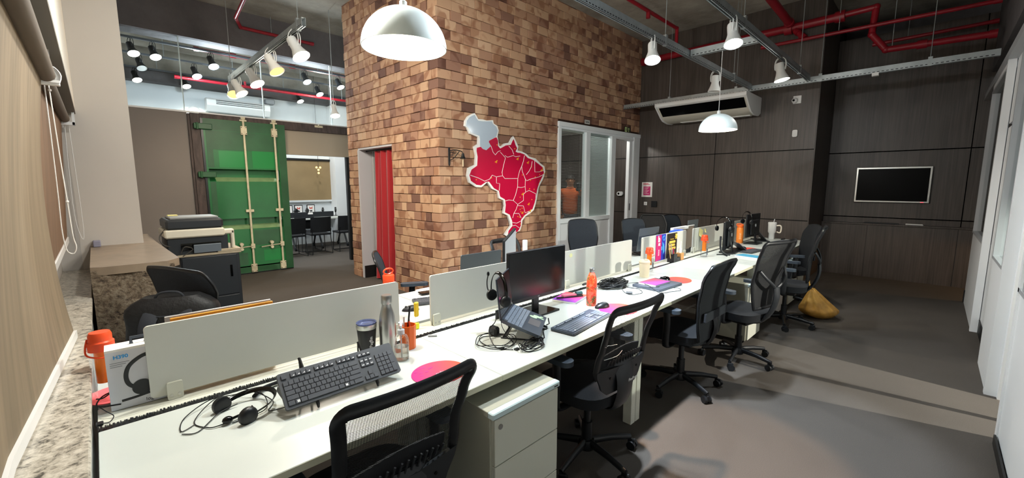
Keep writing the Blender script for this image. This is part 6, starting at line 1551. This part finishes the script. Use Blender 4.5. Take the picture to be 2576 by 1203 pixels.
# flyers and notes on the screens
t = thing('flyer', 'magenta and blue tall flyer stuck on the fourth screen', 'flyer', (4.14, 1.962, .905), 0, 'flyers on the fourth screen')
MB().box(-.12, .10, -.0012, 0, -.145, .128).build('blue_sheet', blue_pr, t, smooth=0)
MB().prism([(-.12, -.145), (.0, -.135), (.0, .125), (-.12, .118)], -.0022, -.0012, 'y').build('magenta_band', magenta, t, smooth=0)
MB().box(.0, .08, -.0022, -.0012, -.04, .0).prism([(.02, .05), (.06, .02), (.09, -.05), (.04, -.09), (.03, -.02)], -.0024, -.0012, 'y').tube([(.05+.025*math.cos(a), -.002, .085+.025*math.sin(a)) for a in range(7)], .005, 6, closed=True).build('sky_figure', cyan_pr, t, smooth=0)
text('b', .085, white_print, t, (-.055, -.0024, .08), rx=PI/2, name='flyer_lettering', bold=.004)
text('xt', .05, white_print, t, (-.05, -.0024, .03), rx=PI/2, name='flyer_lettering', bold=.002)
text('ESSE', .034, white_print, t, (-.055, -.0024, -.06), rx=PI/2, ry=0, name='flyer_lettering').rotation_euler = (PI/2, PI/2, 0)
t = thing('flyer', 'black flyer with gold lines and a yellow flower stuck on the fourth screen', 'flyer', (4.40, 1.962, .90), 0, 'flyers on the fourth screen')
MB().box(-.13, .115, -.0012, 0, -.135, .125).build('black_sheet', black_pr, t, smooth=0)
g_ = MB()
for w_, z in ((.075, .03), (.065, -.005), (.085, -.04)): g_.prism(rrect(w_*2, .026, .012, 4, .0, z), -.0022, -.0012, 'y')
for k in range(6):
    a = 2*PI*k/6; g_.tube([(.085, -.002, .085), (.085+.03*math.cos(a), -.002, .085+.03*math.sin(a))], .007, 6)
g_.build('gold_bars', gold_pr, t, smooth=0)
text('Bootcamp', .02, gold_pr, t, (-.01, -.002, .062), rx=PI/2, name='flyer_lettering')
for x, z, w_, h_, nm in ((5.17, .965, .11, .10, 'larger'), (5.30, .985, .04, .045, 'smaller')):
    tag(MB().at((x, 1.958, z), ry=.35 if w_ > .1 else .2).sheet(lambda u, v: ((u-.5)*w_, -.012*v*v, (.5-v)*h_), 6, 6, .0006).build('sticky_note', note_y, None, smooth=0), 'pale yellow sticky note curling off the fifth screen, the %s one' % nm, 'note', 'yellow notes on the fifth screen')
tag(MB().prism([(.020*math.cos(2*PI*i/14)*(1+.15*math.sin(3*i)), .017*math.sin(2*PI*i/14)) for i in range(14)], -.0006, 0, 'y').build('glue_spot', mat('pale_lime', '#dcdda8', .6), None, smooth=0), 'small lime yellow spot on the third screen near its left top', 'sticker')
bpy.data.objects['glue_spot'].location = (2.60, 1.9635, .995)
tag(MB().tube([(2.72, 1.93, ZD+.004), (2.75, 1.93, ZD+.010), (2.78, 1.935, ZD+.004)], .008, 6).build('cable_clip', black_pl, None), 'small black clip at the foot of the third screen', 'clip')

# things on the desks across
def laptop_back(label, x, y, rz, W, Hh, zb, lm=grey_lid, tilt=.18):
    t = thing('open_laptop', label, 'laptop', (x, y, ZD), rz, 'laptops on the desks across')
    MB(T_((0, -.11, zb)) @ RX(tilt)).prism(rrect(W, Hh, .01, 4, 0, Hh/2), -.004, .004, 'y').build('lid', lm, t, smooth=30)
    MB(T_((0, 0, zb))).box(-W/2, W/2, -.11, .11, -.008, .006, .003).build('deck', dark_pl, t, smooth=0)
    if zb > .03:
        b = MB()
        for sx in (-.10, .10): b.tube([(sx, -.10, zb-.008), (sx*1.1, .06, .004), (sx*1.1, -.10, .004), (sx, .04, zb-.008)], .006, 6)
        b.build('stand_struts', black_pl, t)
    return t
laptop_back('grey laptop lid rising behind the second screen', 1.90, 2.34, 0, .37, .245, .085, tilt=.06)
laptop_back('dark grey laptop raised on a stand between the third and fourth screens', 4.47, 2.40, -.05, .42, .26, .06, tilt=.12)
laptop_back('small grey laptop lid behind the fifth screen', 5.78, 2.42, 0, .34, .22, .11, tilt=.06)
tag(MB().box(1.50, 1.71, 2.50, 2.70, ZD, ZD+.006).box(1.66, 1.95, 2.58, 2.71, ZD+.006, ZD+.012).build('paper_sheets', paper, None, smooth=0), 'white paper sheets on the desk across near the black chair arm', 'paper')
tag(MB().at((1.70, 2.56, ZD+.0125), rz=-.2).box(-.09, .09, -.04, .04, 0, .010, .004).build('smartphone', gloss_blk, None), 'black phone lying on the white papers across the desk', 'phone')
t = thing('display_stand', 'pale grey panel with slanted dark-edged top standing behind the monitor', 'panel', (2.215, 2.26, ZD))
MB().prism([(-.055, 0), (.06, 0), (.06, .46), (-.055, .375)], -.012, .012, 'y').build('grey_panel', mat('panel_silver', '#b4b6ba', .4), t, smooth=0)
MB().prism([(-.059, 0), (-.055, 0), (-.055, .375), (.06, .46), (.06, .472), (-.059, .381)], -.0125, .0125, 'y').build('dark_edge', dark_pl, t, smooth=0)
tag(MB().box(2.34, 2.372, 2.21, 2.245, ZD, ZD+.375, .006).build('slim_white_speaker', white_pl, None), 'slim white upright block behind the monitor, right of the grey panel', 'speaker')
tag(MB().box(4.60, 4.84, 2.02, 2.10, ZD, ZD+.285, .012).build('pencil_case', mat('royal_blue', '#1d4fc0', .6), None), 'bright blue bag top peeking over the fourth screen', 'bag')
t = thing('picture_board', 'beige standing board with a dark red crest and white top, between fourth and fifth screens', 'board', (5.05, 2.12, ZD))
MB().box(-.30, .30, -.005, .005, 0, .30).build('beige_board', mat('beige_board', '#9c8f82', .6), t, smooth=0)
MB().box(-.32, .10, -.02, .02, .27, .305, .003).box(-.31, .31, -.008, .008, .292, .302).build('white_top', white_pl, t, smooth=0)
MB().prism([(-.03, .24), (.03, .24), (.03, .19), (0, .15), (-.03, .19)], -.0065, -.005, 'y').build('red_crest', mat('crest_red', '#7c3238', .5), t, smooth=0)
MB().box(-.003, .003, -.0065, -.005, .07, .15).build('crest_stem', mat('crest_stem', '#7d7064', .5), t, smooth=0)
tag(MB().at((5.05, 2.05, ZD)).box(-.12, .06, -.03, .03, 0, .03, .008).sphere((.10, 0, .025), (.05, .03, .022), 12).build('cable_bundle', dark_pl, None), 'dark bundle at the foot of the beige board', 'cable')

# backpack hung on the first chair across
t = thing('backpack', 'black backpack with padded straps hung on the dark chair by the stone block', 'backpack', (.25, 2.86, .46), 2.75)
def bp(u, v):
    a = 2*PI*u; x = .205*math.copysign(abs(math.cos(a))**.6, math.cos(a)); y = .095*math.copysign(abs(math.sin(a))**.6, math.sin(a))
    k = 1 - .40*max(0, (v-.84)/.16)**2 - .15*max(0, (.12-v)/.12)
    return (x*k*(1+.02*math.sin(v*14+a*3)), y*k*(1+.03*math.sin(v*9+a*2)) , .49*v)
bd = MB().sheet(bp, 32, 18); bd.add([bp(i/32, 1) for i in range(32)], [tuple(range(32))]); bd.add([bp(i/32, 0) for i in range(32)], [tuple(range(31, -1, -1))])
bd.build('bag_body', nylon, t, smooth=60)
for sx in (-1, 1): MB().tube([(sx*.06, .06, .44), (sx*.085, .118, .36), (sx*.10, .125, .18), (sx*.11, .11, .03)], (.007, .034), 8, flat=(0, 1, 0), smooth=4).build('shoulder_strap', webbing, t)
MB().tube([(-.07, .04, .47), (-.04, .05, .515), (.04, .05, .515), (.07, .04, .47)], .006, 8, smooth=5).build('carry_handle', webbing, t)
MB().tube([(.205*math.cos(a), .097*math.sin(a), .40) for a in [PI*i/10 for i in range(11)]], .004, 6).build('zip_line', webbing, t)

# yellow bag and a box on the floor near the fifth chair
t = thing('plastic_bag', 'tied yellow plastic bag on the floor beside the far chair', 'bag', (5.80, .90, 0), -.6)
def bg(u, v):
    a = 2*PI*u; k = math.sin(PI*min(.5, v*1.6+.06))**.6 if v < .3 else max(.09, 1-(v-.3)*1.30)
    w_ = 1 + .07*math.sin(a*9+v*5) * (0.4+v)
    return (.21*k*w_*math.cos(a) + .14*(1-v), .17*k*w_*math.sin(a), .36*v)
MB().sheet(bg, 60, 20).build('bag_body', bag_y, t, smooth=60)
MB().tube([(.0, 0, .35), (-.03, .02, .40), (-.04, .02, .46)], (.035, .010), 8, smooth=3).build('tied_ears', bag_y, t)
tag(MB().box(5.70, 5.95, 1.22, 1.50, .0, .26, .004).build('white_carton', white_pl, None), 'white carton on the floor under the fifth desk', 'box')
tag(MB().at((2.75, 1.42, .655)).box(-.10, .10, -.06, .06, 0, .02, .002).box(-.09, .11, -.05, .07, .02, .036, .002).build('paper_stack', mat('manila', '#b3a578', .7), None, smooth=0), 'manila papers in the holder under the third desk', 'papers')
t = thing('computer_tower', 'black computer tower in the shade under the third desk', 'computer', (2.70, 1.78, 0))
MB().box(-.10, .10, -.20, .22, .0, .44, .006).build('case', black_pl, t); MB().box(-.09, .09, -.205, -.20, .05, .40).build('front_panel', fabric, t)

# ================================================================== person in the office behind the open blind
pr_ = thing('person', 'person in an orange polo shirt standing behind the open blind, one arm raised', 'person', (7.02, 5.35, 0), face_cam(7.02, 5.35))
def skinned(name, V, E, R, m, parent, sub=2, root=0):
    me = bpy.data.meshes.new(name); me.from_pydata(V, E, []); me.materials.append(m)
    for p in me.polygons: p.use_smooth = True
    o = bpy.data.objects.new(name, me); col.objects.link(o); o.parent = parent
    sk = o.modifiers.new('skin', 'SKIN'); sk.use_smooth_shade = True
    if not len(me.skin_vertices):
        bm = bmesh.new(); bm.from_mesh(me); bm.verts.layers.skin.verify(); bm.to_mesh(me); bm.free()
    dat = me.skin_vertices[0].data
    for i_, r_ in enumerate(R): dat[i_].radius = r_ if isinstance(r_, tuple) else (r_, r_)
    dat[root].use_root = True
    su = o.modifiers.new('sub', 'SUBSURF'); su.levels = sub; su.render_levels = sub
    return o
# joints: local -y is towards the window
V = [(0, 0, .95), (0, .01, 1.12), (0, .01, 1.30), (0, .0, 1.42), (0, -.01, 1.49), (0, -.015, 1.56), (0, -.02, 1.64), (0, -.01, 1.70),
     (-.16, .0, 1.41), (-.23, .02, 1.20), (-.20, -.10, .98), (-.17, -.16, .92),
     (.16, .0, 1.41), (.26, -.10, 1.33), (.20, -.33, 1.40), (.16, -.40, 1.45),
     (-.09, 0, .90), (-.10, -.01, .50), (-.10, .02, .08), (-.10, -.12, .03),
     (.09, 0, .90), (.11, -.02, .50), (.12, .02, .08), (.12, -.12, .03)]
E_ = [(0, 1), (1, 2), (2, 3), (3, 4), (4, 5), (5, 6), (6, 7), (3, 8), (8, 9), (9, 10), (10, 11), (3, 12), (12, 13), (13, 14), (14, 15), (0, 16), (16, 17), (17, 18), (18, 19), (0, 20), (20, 21), (21, 22), (22, 23)]
R_ = [(.15, .11), (.14, .10), (.16, .11), (.13, .09), (.06, .06), (.075, .08), (.085, .10), (.06, .07), (.055, .055), (.045, .045), (.032, .032), (.036, .02), (.055, .055), (.045, .045), (.032, .032), (.036, .02), (.085, .085), (.06, .06), (.042, .042), (.045, .03), (.085, .085), (.06, .06), (.042, .042), (.045, .03)]
skinned('body', V, E_, R_, skin, pr_)
def off(i, d): return tuple(Vector(V[i]) + Vector(d))
sh_V = [(0, 0, .87), (0, .01, 1.12), (0, .01, 1.30), (0, .0, 1.41), (0, -.005, 1.47), (-.16, 0, 1.41), (-.215, .015, 1.25), (.16, 0, 1.41), (.24, -.075, 1.35)]
skinned('polo_shirt', sh_V, [(0, 1), (1, 2), (2, 3), (3, 4), (3, 5), (5, 6), (3, 7), (7, 8)], [(.185, .145), (.165, .125), (.178, .125), (.15, .105), (.075, .075), (.072, .072), (.065, .065), (.072, .072), (.065, .065)], polo, pr_)
skinned('trousers', [(0, 0, .96), (-.09, 0, .88), (-.10, -.01, .50), (-.10, .02, .10), (.09, 0, .88), (.11, -.02, .50), (.12, .02, .10)], [(0, 1), (1, 2), (2, 3), (0, 4), (4, 5), (5, 6)], [(.165, .125), (.105, .105), (.08, .08), (.06, .06), (.105, .105), (.08, .08), (.06, .06)], jeans, pr_)
hb = MB().sheet(lambda u, v: ((.090*math.cos(PI/2*v))*math.cos(2*PI*u), .0 + .106*math.cos(PI/2*v)*math.sin(2*PI*u), 1.675 + .078*math.sin(PI/2*v) - (.07 if math.sin(2*PI*u) > -.2 else .0)*(1-v)), 28, 8, .01)
hb.build('hair', hair_m, pr_, smooth=80)
fc = MB().sphere((-.03, -.105, 1.645), .009, 8).sphere((.03, -.105, 1.645), .009, 8)
fc.build('eyes', gloss_blk, pr_)
MB().tube([(0, -.10, 1.645), (0, -.128, 1.612), (0, -.112, 1.603)], lambda q: .010 + .006*q, 8).build('nose', skin, pr_)
MB().tube([(-.022, -.103, 1.572), (0, -.110, 1.570), (.022, -.103, 1.572)], .004, 6).build('mouth', mat('lips', '#7c3f35', .5), pr_)
for sx in (-1, 1): MB().sphere((sx*.105, -.05, .045), (.05, .13, .05), 14).build('shoe', black_pl, pr_)
MB().tube([(.075*math.cos(a), -.005+.07*math.sin(a), 1.475-.012*math.sin(a)) for a in [2*PI*k/16 for k in range(16)]], (.006, .018), 8, closed=True, flat=(0, 0, 1)).build('collar', polo, pr_)
for sx in (-1, 1): MB().sphere((sx*.086, .0, 1.63), (.012, .02, .032), 10).build('ear', skin, pr_)
for hx, hy, hz, dx, dz, sx in ((-.17, -.16, .92, 0, -.08, -1), (.16, -.40, 1.45, 0, .09, 1)):
    for k in range(4):
        x = hx + (-.024 + .016*k); Lf = (.82, 1, .95, .75)[k]
        MB().tube([(x, hy, hz), (x, hy-.012, hz+dz*.55*Lf), (x, hy-.035, hz+dz*.95*Lf)], .0085, 8, smooth=2).build('finger', skin, pr_)
    MB().tube([(hx-sx*.03, hy, hz-dz*.2), (hx-sx*.05, hy-.02, hz+dz*.15), (hx-sx*.045, hy-.04, hz+dz*.4)], .0095, 8, smooth=2).build('thumb', skin, pr_)
tag(None or MB().box(-.04, .04, -.006, .006, -.08, .08, .004).build('smartphone', black_pl, None), 'dark phone held up by the person in the orange polo', 'phone')
sp_ = [o for o in col.objects if o.name.startswith('smartphone')][-1]
Mx = Matrix.Translation((7.02, 5.35, 0)) @ Matrix.Rotation(face_cam(7.02, 5.35), 4, 'Z')
sp_.matrix_world = Mx @ T_((.16, -.455, 1.50))
# added lamps, unseen, put in to light office and lobby
for (x, y, z, p, c) in ((6.6, 5.0, 2.72, 45, NEUT), (4.2, 5.9, 2.72, 12, NEUT)):
    t = thing('added_downlight', 'added round downlight in the %s ceiling' % ('office' if x > 5 else 'lobby'), 'lamp', (x, y, z))
    MB().lathe([(0, .03), (.09, .03), (.10, 0), (.085, 0), (.08, .015), (0, .015)], 24).build('ring', white_m, t)
    MB().lathe([(0, .012), (.078, .012), (.078, .014), (0, .014)], 24).build('lamp_face', lamp_neut, t)
    point('added_room_glow', t, (0, 0, -.06), p, c, .06)
# side room behind the glass partition: a cool wall lamp shining through the glazed door, a warm one by the far opening
t = thing('added_downlight', 'added round downlight in the room behind the glass partition', 'lamp', (5.0, -1.7, 4.36))  # added lamp, unseen, gives the side room some light
MB().lathe([(0, .03), (.09, .03), (.10, 0), (.085, 0), (.08, .015), (0, .015)], 24).build('ring', white_m, t)
point('added_room_glow', t, (0, 0, -.08), 14, COOL, .08)
t = thing('wall_spotlight', 'spotlight on the side room wall facing the glazed door', 'lamp', (4.35, -2.66, 1.95))
MB().cyl((0, -.04, 0), (0, .06, 0), .05, n=20).box(-.04, .04, -.04, -.02, -.06, .06).build('housing', white_m, t)
spot('spot_beam', t, (0, .08, 0), (-.15, 3.2, -1.7), 1000, (1.0, .90, .80), .02, 60, .3)
t = thing('wall_spotlight', 'warm low lamp on the side room wall by the far opening', 'lamp', (8.6, -2.2, .9))
MB().cyl((0, 0, 0), (0, .06, 0), .04, n=20).cyl((0, 0, 0), (0, 0, -.9), .012, n=8).build('housing', white_m, t)
spot('spot_beam', t, (0, .08, 0), (.05, 2.1, -.9), 60, (1.0, .55, .18), .03, 50, .3)
